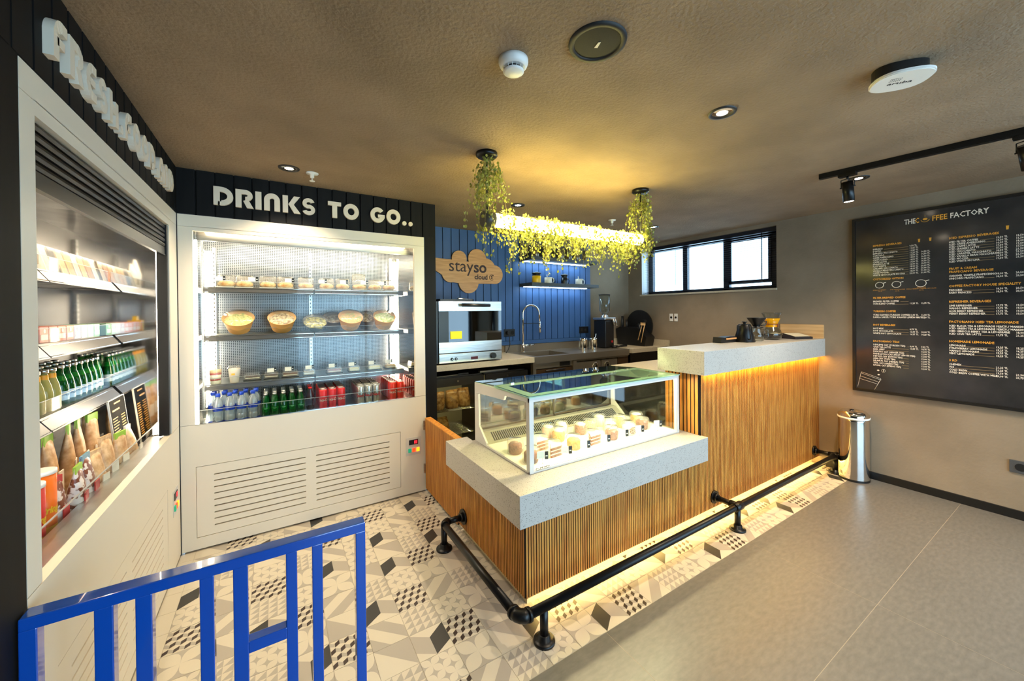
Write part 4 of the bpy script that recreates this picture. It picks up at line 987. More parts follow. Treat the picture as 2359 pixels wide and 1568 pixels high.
b = MB(); b.tube([(sx + .03, sy - .03, BZ + .105), (sx + .07, sy - .06, BZ + .10), (sx + .075, sy - .06, BZ + .04), (sx + .045, sy - .035, BZ + .02)], .007, 8); b.build('handle', g_clear, t)
t = thing('coffee_dripper', 'black cone coffee dripper sitting on the glass server', 'dripper', (sx, sy, BZ + .118))
b = MB(); b.lathe([(.052, .119), (.052, .126), (.025, .127), (.030, .14), (.075, .205), (.078, .210), (.073, .209), (.025, .142), (0, .141)], (sx, sy, BZ), 24, cap=False); b.build('cone', m_blackm, t)
b = MB(); b.tube([(sx + .055, sy - .03, BZ + .18), (sx + .085, sy - .045, BZ + .175), (sx + .075, sy - .04, BZ + .145), (sx + .035, sy - .02, BZ + .14)], .005, 8); b.build('handle', m_blackm, t)
qx, qy = 3.955, 1.75
t = thing('hourglass_coffee_maker', 'hourglass glass coffee maker with amber collar on the bar top', 'coffee maker', (qx, qy, BZ))
b = MB(); b.lathe([(.05, 0), (.074, .012), (.084, .05), (.072, .09), (.040, .128), (.036, .145), (.050, .18), (.080, .245), (.083, .252), (.080, .251), (.047, .18), (.033, .145), (.037, .128), (.070, .088), (.081, .05), (.071, .014), (0, .003)], (qx, qy, BZ), 28, cap=False); b.build('flask', g_clear, t)
b = MB(); b.lathe([(.046, .118), (.043, .14), (.044, .15), (.066, .198), (.069, .198), (.048, .15), (.047, .14), (.050, .118)], (qx, qy, BZ), 24, cap=False); b.build('collar', glass('amber_collar', (235, 180, 30), .8, .1, .55, (230, 170, 20)), t)
b = MB(); b.tube([(qx + .049 * math.cos(a * PI / 8), qy + .049 * math.sin(a * PI / 8), BZ + .145) for a in range(16)], .003, 6, closed=True); b.tube([(qx, qy - .05, BZ + .145), (qx - .01, qy - .055, BZ + .12)], .004, 6); b.build('leather_tie', mat('leather_tie', (120, 50, 10), .6), t)
b = MB(); b.lathe([(.068, .014), (.078, .05), (0, .05)], (qx, qy, BZ), 20); b.build('coffee', mat('dark_coffee', (30, 18, 10), .2), t)
# menu holders
def holder(x, y, rz, label, w=.17, d=.13):
    t = thing('menu_holder', label, 'menu holder', (0, 0, 0))
    b = MB(); b.prism([(-d / 2, 0), (d / 2, 0), (d / 2, .052), (-d / 2, .020)], 'x', -w / 2, w / 2); b.build('frame', mat('dark_walnut', (34, 22, 18), .4), t)
    b = MB(); b.prism([(-d / 2 + .014, .0252), (d / 2 - .014, .0505), (d / 2 - .014, .0515), (-d / 2 + .014, .0262)], 'x', -w / 2 + .014, w / 2 - .014); b.build('card', mat('menu_paper', (216, 204, 172), .7), t)
    t.location = (x, y, BZ); t.rotation_euler = (0, 0, rz)
holder(4.24, 1.66, R(-20), 'dark wooden menu holder with cream card near the bar end', .20, .15)
holder(4.22, 1.82, R(5), 'second menu card holder behind the hourglass coffee maker', .20, .10)
t = thing('bread_tray', 'low black tray with brown insert at the back of the bar', 'tray', (3.32, 1.83, BZ))
b = MB(); b.prism([(3.19, BZ), (3.44, BZ), (3.45, BZ + .05), (3.33, BZ + .052), (3.26, BZ + .044), (3.20, BZ + .050)], 'y', 1.80, 1.872); b.build('rim', m_blackp, t)
b = MB(); b.box(3.27, 3.43, 1.796, 1.80, BZ + .026, BZ + .040); b.build('insert', m_signw, t)

# ================================================================== TRASH CAN
tx, ty = 4.318, 1.262
t = thing('trash_bin', 'tall polished steel waste bin against the right wall by the rail', 'bin', (tx, ty, 0))
b = MB(); b.lathe([(.108, 0), (.108, .02), (.106, .52), (.104, .545)], (tx, ty, 0), 40, cap=True); b.build('body', m_chrome, t)
b = MB(); b.lathe([(.110, .538), (.110, .552), (.106, .552), (.106, .538)], (tx, ty, 0), 40, cap=False); b.build('liner_ring', mat('liner_white', (225, 225, 220), .4), t)
b = MB(); b.lathe([(.108, .552), (.107, .575), (.085, .598), (.055, .600), (.048, .585), (0, .580)], (tx, ty, 0), 40, cap=False); b.build('lid', m_chrome, t)
b = MB(); b.lathe([(.109, 0), (.109, .018)], (tx, ty, 0), 40, cap=False); b.build('base_ring', m_blackp, t)

# ================================================================== BLUE RAILING
t = thing('railing', 'glossy blue painted metal railing in the left foreground', 'railing', (-.14, 1.37, 0))
ya, yb = 1.35, 1.385
b = MB(); b.box(-.519, .246, ya, yb + .012, .764, .795, bev=.003); b.build('top_rail', m_railblue, t)
b = MB(); b.box(-.519, .246, ya, yb, .06, .09, bev=.003); b.build('bottom_rail', m_railblue, t)
for x0, x1, nm in ((-.519, -.489, 'post'), (-.396, -.361, 'baluster'), (-.321, -.288, 'baluster'), (-.191, -.159, 'baluster'), (-.116, -.080, 'baluster'), (.015, .045, 'baluster'), (.086, .116, 'baluster'), (.215, .246, 'post')):
    b = MB(); b.box(x0, x1, ya, yb, .0 if nm == 'post' else .088, .766, bev=.0025); b.build(nm, m_railblue, t)
b = MB(); b.box(-.081, .016, ya, yb, .505, .540, bev=.0025); b.build('crossbar', m_railblue, t)

# ================================================================== CEILING FIXTURES
def downlight(x, y, label, on=True, r=.048, power=None):
    t = thing('ceiling_downlight', label, 'downlight', (x, y, ZC))
    b = MB(); b.lathe([(r + .012, 0), (r + .010, -.006), (r, -.006), (r * .86, .001)], (x, y, ZC), 28, cap=False); b.build('bezel', mat('bezel_black', (30, 27, 24), .5), t)
    b = MB(); b.lathe([(r * .86, -.001), (r * .6, -.0035), (r * .5, -.0035)], (x, y, ZC), 24, cap=False); b.build('reflector', m_chrome, t)
    b = MB(); b.lathe([(r * .52, -.003), (0, -.004)], (x, y, ZC), 20, cap=False); b.build('lamp', l_down, t)
    spot('downlight_beam', (x, y, ZC - .03), (x, y, 0), power or P_DOWN, R(120), WARM, t, .03, .8)
downlight(1.768, .985, 'recessed downlight between the speaker and the track lights')
downlight(.075, 2.768, 'recessed downlight above the DRINKS TO GO lettering')
downlight(1.773, 2.747, 'recessed downlight behind the pendant lamp')
downlight(3.525, 2.73, 'recessed downlight near the strip window')
downlight(3.486, .986, 'recessed downlight partly hidden behind the track spotlight', power=P_DOWN * 1.4)
downlight(1.2, -.9, 'recessed downlight behind the viewer, left'); downlight(3.0, -.9, 'recessed downlight behind the viewer, right')
t = thing('ceiling_speaker', 'round black ceiling speaker with perforated grille', 'speaker', (.94, .948, ZC))
b = MB(); b.lathe([(.098, 0), (.096, -.007), (.080, -.008), (.078, -.004)], (.94, .948, ZC), 40, cap=False); b.build('rim', mat('speaker_rim', (22, 20, 17), .6), t)
b = MB(); b.lathe([(.079, -.004), (.05, -.006), (0, -.007)], (.94, .948, ZC), 40, cap=False); b.build('grille', noisy(mat('speaker_grille', rough=.7), (9, 8, 7), (22, 19, 15), 400, 2), t)
b = MB(); b.prism([(.945 - .004, .965), (.951, .959), (.941, .933), (.935, .939)], 'z', ZC - .0085, ZC - .0068); b.build('logo_plate', mat('logo_plate', (230, 215, 180), .4), t)
t = thing('smoke_detector', 'white round smoke detector on the ceiling', 'smoke detector', (.742, 1.172, ZC))
c = (.742, 1.172, ZC)
b = MB(); b.lathe([(.054, 0), (.054, -.012), (.050, -.022), (.042, -.030)], c, 32); b.build('base', mat('detector_white', (222, 220, 214), .4), t)
b = MB()
for i in range(14):
    a = 2 * PI * i / 14; b.tube([(c[0] + .036 * math.cos(a), c[1] + .036 * math.sin(a), ZC - .029), (c[0] + .034 * math.cos(a), c[1] + .034 * math.sin(a), ZC - .042)], .0016, 5)
b.lathe([(.028, -.028), (.028, -.042)], c, 20, 1); b.build('vent_ring', [MATS['detector_white'], m_dark], t)
b = MB(); b.lathe([(.038, -.041), (.038, -.044), (.030, -.048), (0, -.049)], c, 32); b.build('cap', MATS['detector_white'], t)
for (x, y), l in zip(((.206, 2.794), (2.889, 2.728)), ('white ceiling sprinkler head above the drinks cooler', 'white ceiling sprinkler head right of the pendant lamp')):
    t = thing('sprinkler_head', l, 'sprinkler', (x, y, ZC)); b = MB(); b.lathe([(.038, 0), (.036, -.006), (.012, -.008), (.012, -.03), (.006, -.032)], (x, y, ZC), 24); b.build('escutcheon', MATS['detector_white'], t)
    b = MB(); b.lathe([(.004, -.03), (.004, -.05), (.016, -.051), (.016, -.053)], (x, y, ZC), 16); b.build('deflector', MATS['detector_white'], t)
# access point
t = thing('wireless_access_point', 'white oval wireless access point on a black ceiling bracket', 'access point', (2.0, .45, ZC))
def superoval(cx, cy, a, bb, n=40, e=2.6, ang=0):
    o = []
    for i in range(n):
        q = 2 * PI * i / n; u = a * math.copysign(abs(math.cos(q)) ** (2 / e), math.cos(q)); v = bb * math.copysign(abs(math.sin(q)) ** (2 / e), math.sin(q))
        o.append((cx + u * math.cos(ang) - v * math.sin(ang), cy + u * math.sin(ang) + v * math.cos(ang)))
    return o
apx, apy, an = 2.045, .452, R(-52)
b = MB(); b.prism(superoval(apx - .02, apy + .0, .080, .050, ang=an), 'z', ZC - .036, ZC - .0005); b.build('bracket', m_blackp, t)
b = MB(); b.prism(superoval(apx, apy, .090, .076, ang=an), 'z', ZC - .044, ZC - .036); b.prism(superoval(apx, apy, .086, .072, ang=an), 'z', ZC - .047, ZC - .044); b.build('cover', mat('ap_white', (226, 222, 214), .4), t)
d_ = Vector((math.cos(an), math.sin(an), 0)); u_ = Vector((d_.y, -d_.x, 0))
Mx = Matrix(((d_.x, u_.x, 0, apx + .012), (d_.y, u_.y, 0, apy - .004 + .014), (0, 0, -1, ZC - .0474), (0, 0, 0, 1)))
b = MB(); b.mesh(text_mesh('aruba', .026, .0003, 'CENTER', .0001, 1.3), Mx)
for j in range(3):
    for i in range(6):
        q = Mx @ Vector((-.040 + i * .006, .026 + j * .009, 0)); b.prism(superoval(q.x, q.y, .0022, .0014, 8, 2, an), 'z', ZC - .0476, ZC - .0470)
b.build('print', m_dark, t)
# track
t = thing('track_light', 'black ceiling track with two cylindrical spotlights', 'track light', (3.2, .6, ZC))
xa0, xa1 = 3.165, 3.30
b = MB()
p0, p1 = Vector((3.165, 1.10)), Vector((3.36, -.6)); dn = (p1 - p0).normalized(); nn = Vector((-dn.y, dn.x)) * .018
b.prism([tuple(p0 + nn), tuple(p1 + nn), tuple(p1 - nn), tuple(p0 - nn)], 'z', ZC - .034, ZC - .0005); b.build('track', m_blackm, t)
for i, (x, y, tg_) in enumerate(((3.182, .955, (3.60, .9, .9)), (3.262, .262, (4.2, .1, .9)))):
    h = Vector((x, y, ZC - .075)); d = (Vector(tg_) - h).normalized()
    b = MB(); b.box(x - .02, x + .02, y - .045, y + .045, ZC - .052, ZC - .034); ad = b.build('adapter', m_blackm, t)
    b = MB(); b.tube([(x, y, ZC - .052), (x, y, ZC - .07)], .007, 8); b.tube([(x, y - .034, ZC - .125), (x, y - .034, ZC - .072), (x, y, ZC - .066), (x, y + .034, ZC - .072), (x, y + .034, ZC - .125)], .003, 6); b.tube([(x, y - .04, ZC - .122), (x, y + .04, ZC - .122)], .004, 8); b.build('yoke', m_blackm, t)
    h2 = Vector((x, y, ZC - .10)); dd = Vector((.12, -.02, -1)).normalized() if i == 0 else Vector((.45, -.1, -1)).normalized()
    b = MB(); b.tube([h2 + dd * -.012, h2 + dd * .115], .030 if i == 0 else .034, 20); sp = b.build('spot_head', m_blackm, t)
    b = MB(); b.tube([h2 + dd * .1152, h2 + dd * .1165], .024, 20); b.build('lamp', l_down, sp)
    spot('spot_beam', h2 + dd * .125, h2 + dd * 2, P_TRACK, R(75), WARM, t, .024, .7)

# ================================================================== PENDANT WITH TRAILING LEAVES
PYY = 1.94
t = thing('pendant_lamp', 'long glowing tube pendant lamp hung from two black rods', 'lamp', (1.7, PYY, 2.03))
PTA, PTB = (1.07, PYY, 2.035), (2.35, PYY, 2.035)
b = MB(); b.tube([PTA, PTB], .040, 20); b.build('glowing_tube', l_tube, t)
b = MB(); b.tube([(1.012, PYY, 2.035), (1.078, PYY, 2.035)], .045, 24); b.build('end_cap', mat('end_cap_grey', (72, 68, 60), .4), t)
b = MB(); b.tube([(2.345, PYY, 2.035), (2.385, PYY, 2.035)], .043, 24); b.build('end_cap', MATS['end_cap_grey'], t)
for x in (1.04, 2.36):
    b = MB(); b.tube([(x, PYY, 2.07), (x, PYY, ZC - .02)], .006, 8); b.build('rod', m_blackm, t)
    b = MB(); b.lathe([(.062, 0), (.062, -.018), (.05, -.026), (0, -.028)], (x, PYY, ZC), 28); b.build('canopy', m_blackm, t)
m_leaf = bpy.data.materials.new('trailing_leaf'); m_leaf.use_nodes = True
bs = m_leaf.node_tree.nodes['Principled BSDF']; bs.inputs['Roughness'].default_value = .45
oi = nd(m_leaf, 'ShaderNodeTexCoord'); nz = nd(m_leaf, 'ShaderNodeTexNoise'); nz.inputs['Scale'].default_value = 25; lk(m_leaf, oi.outputs['Object'], nz.inputs['Vector'])
rp = nd(m_leaf, 'ShaderNodeValToRGB'); rp.color_ramp.elements[0].color = lin((104, 116, 44)); rp.color_ramp.elements[1].color = lin((188, 184, 92)); rp.color_ramp.elements[0].position = .35; rp.color_ramp.elements[1].position = .65
lk(m_leaf, nz.outputs[0], rp.inputs[0]); lk(m_leaf, rp.outputs[0], bs.inputs['Base Color'])
tl = nd(m_leaf, 'ShaderNodeBsdfTranslucent'); lk(m_leaf, rp.outputs[0], tl.inputs[0]); mxs = nd(m_leaf, 'ShaderNodeMixShader'); mxs.inputs[0].default_value = .35
lk(m_leaf, bs.outputs[0], mxs.inputs[1]); lk(m_leaf, tl.outputs[0], mxs.inputs[2]); lk(m_leaf, mxs.outputs[0], m_leaf.node_tree.nodes['Material Output'].inputs[0])
m_stem = mat('trailing_stem', (130, 118, 66), .7)
def leaf(b, p, s, rr):
    n = Vector((rr.uniform(-1, 1), rr.uniform(-1, 1), rr.uniform(-.6, .8))).normalized()
    a = n.cross(Vector((0, 0, 1))).normalized() if abs(n.z) < .95 else Vector((1, 0, 0)); c = n.cross(a)
    pts = [(-1, 0), (-.55, .55), (.1, .75), (.7, .5), (1, 0), (.7, -.5), (.1, -.75), (-.55, -.55)]
    vs = [b.bm.verts.new(p + (c * (u - .0) + a * v) * s + n * (.25 * s * (1 - abs(v)))) for u, v in pts]
    f = b.bm.faces.new(vs); f.smooth = True
def vines(label, strands, seed, at):
    rr = random.Random(seed); bl_, bs_ = MB(), MB()
    for (x, y, z, L, dx, dy) in strands:
        pts = [Vector((x, y, z))]; n = max(3, int(L / .028)); p = Vector((x, y, z)); v = Vector((dx, dy, .0))
        for i in range(n):
            v = v * .80 + Vector((rr.uniform(-.35, .35), rr.uniform(-.35, .35), -.55)) * .45
            p = p + v * (L / n); p.z = min(p.z, ZC - .02); pts.append(p.copy())
            for _ in range(rr.choice((1, 2, 2, 3))):
                q = p + Vector((rr.uniform(-.016, .016), rr.uniform(-.016, .016), rr.uniform(-.012, .012)))
                if q.z < ZC - .015: leaf(bl_, q, rr.uniform(.0055, .0115), rr)
        bs_.tube(pts, .0009, 3, cap=False)
    o = bl_.build('trailing_plant', m_leaf, at=at); tag(o, label, 'plant')
    bs_.build('stems', m_stem, o)
rr = random.Random(3)
def column(x, seed, n=44):
    st = []
    for i in range(n):
        a = rr.uniform(0, 2 * PI); r0 = rr.uniform(.01, .065)
        st.append((x + r0 * math.cos(a), PYY + r0 * math.sin(a), ZC - .03 - rr.uniform(0, .10), rr.uniform(.18, .40), math.cos(a) * .3, math.sin(a) * .3))
    return st
vines('leafy vines hanging around the left rod of the pendant lamp', column(1.04, 1), 11, (1.04, PYY, ZC - .03))
vines('leafy vines hanging around the right rod of the pendant lamp', column(2.36, 2) + [(2.40 + rr.uniform(-.05, .06), PYY + rr.uniform(-.04, .04), 2.10, rr.uniform(.12, .30), .5, 0) for _ in range(14)], 12, (2.36, PYY, ZC - .03))
st = []
for i in range(270):
    x = rr.uniform(1.03, 2.42); s = rr.choice((-1, 1, 1))
    st.append((x, PYY + s * rr.uniform(.03, .055), 2.035 + rr.uniform(-.04, .045), rr.uniform(.08, .27) * (1 if rr.random() > .15 else 1.25), rr.uniform(-.5, .5), s * .5))
for i in range(60):
    x = rr.uniform(1.05, 2.38); st.append((x, PYY + rr.uniform(-.03, .03), 2.082, rr.uniform(.05, .12), rr.uniform(-1.5, 1.5), rr.uniform(-.8, .8)))
vines('dense yellow-green trailing leaves draped along the glowing tube', st, 13, (1.7, PYY, 2.0))

# ================================================================== MENU BOARD
t = thing('menu_board', 'large black framed coffee menu board on the right wall', 'menu board', (XR, .35, .765))
BY0, BY1, BZ0, BZ1 = -.55, 1.295, .765, 2.297
b = MB(); fw = .022
b.box(XR - .03, XR - .001, BY0, BY1, BZ1 - fw, BZ1); b.box(XR - .03, XR - .001, BY0, BY1, BZ0, BZ0 + fw); b.box(XR - .03, XR - .001, BY0, BY0 + fw, BZ0 + fw, BZ1 - fw); b.box(XR - .03, XR - .001, BY1 - fw, BY1, BZ0 + fw, BZ1 - fw); b.build('frame', m_blackp, t)
b = MB(); b.box(XR - .020, XR - .001, BY0 + fw, BY1 - fw, BZ0 + fw, BZ1 - fw)
m_board = noisy(mat('slate_print', rough=.13), (34, 34, 36), (62, 60, 58), 3.0, 10, (1, 1, 1), .3, .75); b.build('panel', m_board, t)
PXX = XR - .0206
MB_R = Matrix.Rotation(PI / 2, 4, 'X')
def wtext(b, s, y, z, h, off=0, align='LEFT', sxs=1.0):
    """text on the right wall: reads towards -Y"""
    me = text_mesh(s, h / .7, off, align, 0, sxs, 0, 1)
    M = Matrix.Translation((PXX, y, z)) @ Matrix.Rotation(-PI / 2, 4, 'Z') @ MB_R
    b.mesh(me, M); bpy.data.meshes.remove(me)
bo, bw = MB(), MB(); bl = bw    # orange, white, lines
def cup_icon(b, y, z, s=.02):
    b.prism([(y - s * .5, z + s), (y + s * .5, z + s), (y + s * .36, z - s), (y - s * .36, z - s)], 'x', PXX - .0004, PXX)
def block(yl, z, head, items, yp1, yp2, lw, step=.0205, hh=.0150):
    for k_, hl in enumerate(head):
        wtext(bo, hl, yl, z, hh, .0006, sxs=.86); z -= .024
    z -= .006
    for it in items:
        nm, a, c_ = it; wtext(bw, nm, yl, z, hh * .86, .0005, sxs=.80)
        tw = len(nm) * .0085 * .98
        ys, ye = yl - tw - .004, (yp1 + .058)
        if ys > ye: bl.prism([(ys, z - .001), (ye, z - .001), (ye, z + .0012), (ys, z + .0012)], 'x', PXX - .0003, PXX, 1)
        if a: wtext(bw, a + ' TL', yp1 + .052, z, hh * .82, .0004, sxs=.8)
        if c_: wtext(bw, c_ + ' TL', yp2 + .052, z, hh * .82, .0004, sxs=.8)
        z -= step
    return z
# title
wtext(bw, 'THE', .962, 2.188, .040, .001, sxs=.62); wtext(bo, 'C', .900, 2.188, .040, .001, sxs=.60)
b_ = bo
bo.prism([(.843 + .013 * math.cos(2 * PI * i / 20), 2.210 + .009 * math.sin(2 * PI * i / 20)) for i in range(20)], 'x', PXX - .0006, PXX)
bo.tube([(PXX, .843 + .023 * math.cos(R(a)), 2.208 + .020 * math.sin(R(a))) for a in range(185, 356, 17)], .0018, 5)
bo.tube([(PXX, .845, 2.228), (PXX, .842, 2.236), (PXX, .847, 2.244)], .001, 4)
wtext(bo, 'FFEE', .806, 2.188, .040, .001, sxs=.74); wtext(bw, 'FACTORY', .712, 2.188, .040, .001, sxs=.74); wtext(bw, 'TM', .546, 2.218, .008)
YL1, P1, P2 = 1.157, .880, .815
for y in (P1 - .003, P2): cup_icon(bo, y, 2.044, .013)
rows = [('ESPRESSO', '9,50', ''), ('DOPPIO', '11,25', ''), ('ESPRESSO MACCHIATO', '11,25', ''), ('CORTADO', '11,25', '14,50'), ('CAFFE AMERICANO', '12,50', '14,50'), ('CAPPUCCINO', '14,50', '16,00'), ('CAFFE LATTE', '14,50', '16,00'),
        ('SPANISH LATTE', '17,50', '18,50'), ('FLAT WHITE', '16,00', '18,00'), ('CARAMEL MACCHIATO', '18,00', '20,00'), ('VANILLA BEAN MACCHIATO', '18,00', '20,00'), ('CAFFE MOCHA', '18,50', '21,00'), ('WHITE CHOCOLATE MOCHA', '20,00', '21,00')]
block(YL1, 2.033, ['ESPRESSO BEVERAGES'], rows, P1, P2, 0, step=.0187)
wtext(bo, 'CUSTOMIZED OPTION', YL1, 1.742, .015, .0006, sxs=.86)
for y, s in ((1.115, .026), (1.010, .027), (.868, .030)):
    bw.tube([(PXX, y + s * math.cos(R(a)), 1.698 + s * .95 * math.sin(R(a))) for a in range(0, 360, 18)], .0022, 5, closed=True)
    bw.tube([(PXX, y - s * .8, 1.698 + s * .55), (PXX, y - s * 1.55, 1.698 + s * .8)], .0028, 5)
wtext(bo, 'EXTRA SHOT ESPRESSO', 1.157, 1.652, .007, sxs=.8); wtext(bo, '3,00 TL', 1.125, 1.640, .006); wtext(bo, 'SOYA OR LACTOSE FREE', 1.048, 1.652, .007, sxs=.8); wtext(bo, '3,00 TL', 1.018, 1.640, .006)
wtext(bo, 'EXTRA SYRUP', .890, 1.662, .007, sxs=.8); wtext(bo, 'VANILLA, HAZELNUT, CARAMEL, CHOCOLATE', .952, 1.652, .007, sxs=.8); wtext(bo, '3,00 TL', .878, 1.640, .006)
block(YL1, 1.582, ['FILTER BREWED COFFEE'], [('BREWED FILTER COFFEE', '', ''), ('OUR BLEND COFFEE', '11,25', '12,75')], P1, P2, 0)
block(YL1, 1.466, ['TURKISH COFFEE'], [('TÜRK KAHVESI (TURKISH COFFEE)', '11,00', '12,00'), ('DAMLA SAKIZLI TÜRK KAHVESI (WITH MASTIC)', '11,50', '12,50')], P1, P2, 0)
block(YL1, 1.348, ['HOT BEVERAGES'], [('HOT MILK', '8,75', ''), ('HOT CHOCOLATE', '16,00', '18,00'), ('WHITE HOT CHOCOLATE', '16,25', '18,25')], P1, P2, 0)
block(YL1, 1.208, ['FACTORIANO TEAS'], [('DEMLEME CAY (TURKISH TEA)', '6,00', '7,50'), ('CHAI TEA LATTE', '17,50', '18,75'), ('EARL GREY', '', '13,00'), ('PAPATYA CAY (GINGER TEA)', '', '13,00'), ('NANE LIMON CAY (MINT LEMON TEA)', '', '13,00'), ('DETOKS CAY (DETOX TEA)', '', '13,00'),
      ('ASIA CAY (THAI TEA)', '', '13,00'), ('IHLAMUR CAY (HERBAL TEA)', '', '13,00'), ('YESIL CAY (GREEN TEA)', '', '13,00'), ('BAHAR CAY (SPRING TEA)', '', '13,00')], P1, P2, 0, step=.0197)
# cup drawing bottom left
def ln(b, p, q, r=.0012): b.tube([(PXX, p[0], p[1]), (PXX, q[0], q[1])], r, 4)
K = [(1.245, .93), (1.115, .885), (1.145, .80), (1.26, .80)]
for p, q in (((1.235, .935), (1.110, .893)), ((1.240, .925), (1.108, .880)), ((1.235, .935), (1.240, .925)), ((1.110, .893), (1.108, .880)), ((1.24, .922), (1.262, .80)), ((1.112, .878), (1.150, .79)), ((1.245, .898), (1.120, .860)), ((1.250, .875), (1.128, .842))): ln(bw, p, q)
for y, z in ((1.125, .962), (1.122, .925)): bw.prism([(y + .008 * math.cos(2 * PI * i / 12), z + .006 * math.sin(2 * PI * i / 12)) for i in range(12)], 'x', PXX - .0004, PXX)
bw.tube([(PXX, 1.092 + .012 * math.cos(R(a)), .962 + .013 * math.sin(R(a))) for a in range(0, 360, 24)], .0009, 4, closed=True); ln(bw, (1.092, .953), (1.092, .972), .002)
YL2, Q1, Q2 = .717, .440, .352
cup_icon(bo, Q1 + .0, 2.065, .014); cup_icon(bo, Q2, 2.065, .014)
block(YL2, 2.026, ['ICED ESPRESSO BEVERAGES'], [('ICED FILTER COFFEE', '13,50', '15,50'), ('ICED CAFFE AMERICANO', '14,50', '16,50'), ('ICED CAFFE LATTE', '16,00', '18,00'), ('ICED SPANISH LATTE', '17,50', '19,50'), ('ICED MACCHIATO', '15,50', '17,50'), ('ICED CARAMEL MACCHIATO', '18,50', '21,50'), ('ICED VANILLA BEAN MACCHIATO', '18,50', '21,50'), ('ICED MOCHA', '18,50', '21,50'), ('ICED WHITE MOCHA', '19,50', '21,50')], Q1, Q2, 0, step=.0187, hh=.016)
block(YL2, 1.790, ['FRUIT & CREAM', 'FRAPECIANO BEVERAGE'], [('CARAMEL WAFFLE FRAPECIANO', '18,00', '20,50'), ('UNICORN FRAPECIANO', '18,00', '20,50')], Q1, Q2, 0, hh=.016)
block(YL2, 1.657, ['COFFEE FACTORY HOUSE SPECIALITY'], [('PRINCESS', '18,50', '20,50'), ('FAIRY PRINCESS', '18,50', '20,50')], Q1, Q2, 0, hh=.016)
block(YL2, 1.537, ['REFRESHER BEVERAGES'], [('LIME REFRESHER', '17,75', '19,50'), ('MANGO REFRESHER', '17,75', '19,50'), ('ACAI BERRY REFRESHER', '17,75', '19,50'), ('VERRY BERRY REFRESHER', '17,75', '19,50')], Q1, Q2, 0, hh=.016)
block(YL2, 1.383, ['FACTORIANO ICED TEA LEMONADE'], [('ICED BLACK TEA & LEMONADE PEACH / MANGO', '16,25', '18,00'), ('ICED GREEN TEA & LEMONADE PEACH / MANGO', '16,25', '18,00'), ('ICED HIBISCUS BERRY TEA & LEMONADE', '16,25', '18,00'), ('ICED CHAI TEA LATTE', '19,75', '21,25')], Q1, Q2, 0, hh=.016)
block(YL2, 1.232, ['HOMEMADE LEMONADE'], [('LEMONADE', '13,25', '15,25'), ('STRAWBERRY LEMONADE', '15,25', '16,25'), ('MANGO LEMONADE', '15,25', '16,25'), ('MINT LEMONADE', '15,25', '16,25')], Q1, Q2, 0, hh=.016)
block(YL2, 1.086, ['3 RD'], [('CHEMEX', '21,25', ''), ('V60', '21,25', ''), ('COLD BREW', '19,50', '21,50'), ('COLD BREW COFFEE WITH MILK', '20,00', '21,75')], Q1, Q2, 0, hh=.016)
m_or = mat('print_orange', (226, 160, 50), .5); m_pw = mat('print_cream', (232, 222, 204), .5)
bo.build('heading_text', m_or, t); bw.build('item_text', [m_pw, mat('print_tan', (150, 126, 84), .5)], t)

# ================================================================== GOODS IN THE DRINKS COOLER
RD = YC
def can_proto(name, c1, c2, cat='can'):
    o = thing(name, 'x', cat); r = .029
    b = MB(); b.lathe([(r * .8, 0), (r, .008), (r, .140), (r * .86, .152)], n=20); b.build('body', c1, o)
    b = MB(); b.lathe([(r * .87, .151), (r * .9, .155), (r * .8, .154), (r * .78, .152), (0, .152)], n=20, cap=False); b.build('lid', m_steel, o)
    return o
m_red = mat('can_red', (214, 22, 22), .3, .3); m_sil = mat('can_silver', (196, 196, 194), .25, .8); m_rdo = mat('can_orange_red', (232, 48, 22), .3, .3)
def logo_on(o, x, y, z, col, txt='Coca-Cola'):
    me = text_mesh(txt, .030, .0008, 'CENTER', .0004, .72, .35); b = MB(); b.mesh(me, Matrix.Translation((0, 0, 0)) @ MT)
    for v in b.bm.verts:       # wrap onto the can
        a = v.co.x / .0295; v.co = Vector((math.sin(a) * .0297, -math.cos(a) * .0297, v.co.z + .062))
    return b.build('printed_logo', col, o)
for cols, proto, gname, lab, mcol in (((.302, .367, .432), can_proto('soda_can', m_red, 0), 'red soda cans', 'red soda can in the block beside the green bottles', m_pw),
                          ((.578, .640, .702), can_proto('soda_can', m_sil, 0), 'silver soda cans', 'silver soda can between the red blocks', m_red),
                          ((.838, .900), can_proto('soda_can', m_rdo, 0), 'orange-red soda cans', 'orange-red soda can at the right end of the bottom deck', m_pw)):
    front = copy_tree(proto, (0, 0, 0)); logo_on(front, 0, 0, 0, mcol)
    pf, pb = Placer(front), Placer(proto)
    for x in cols:
        for k_ in range(6):
            p = pf if k_ == 0 else pb
            p.place((x, 3.305 + k_ * .0605, .755), 0, lab + (', front row' if k_ == 0 else ', behind front row'), gname + (' in front' if k_ == 0 else ' behind'))
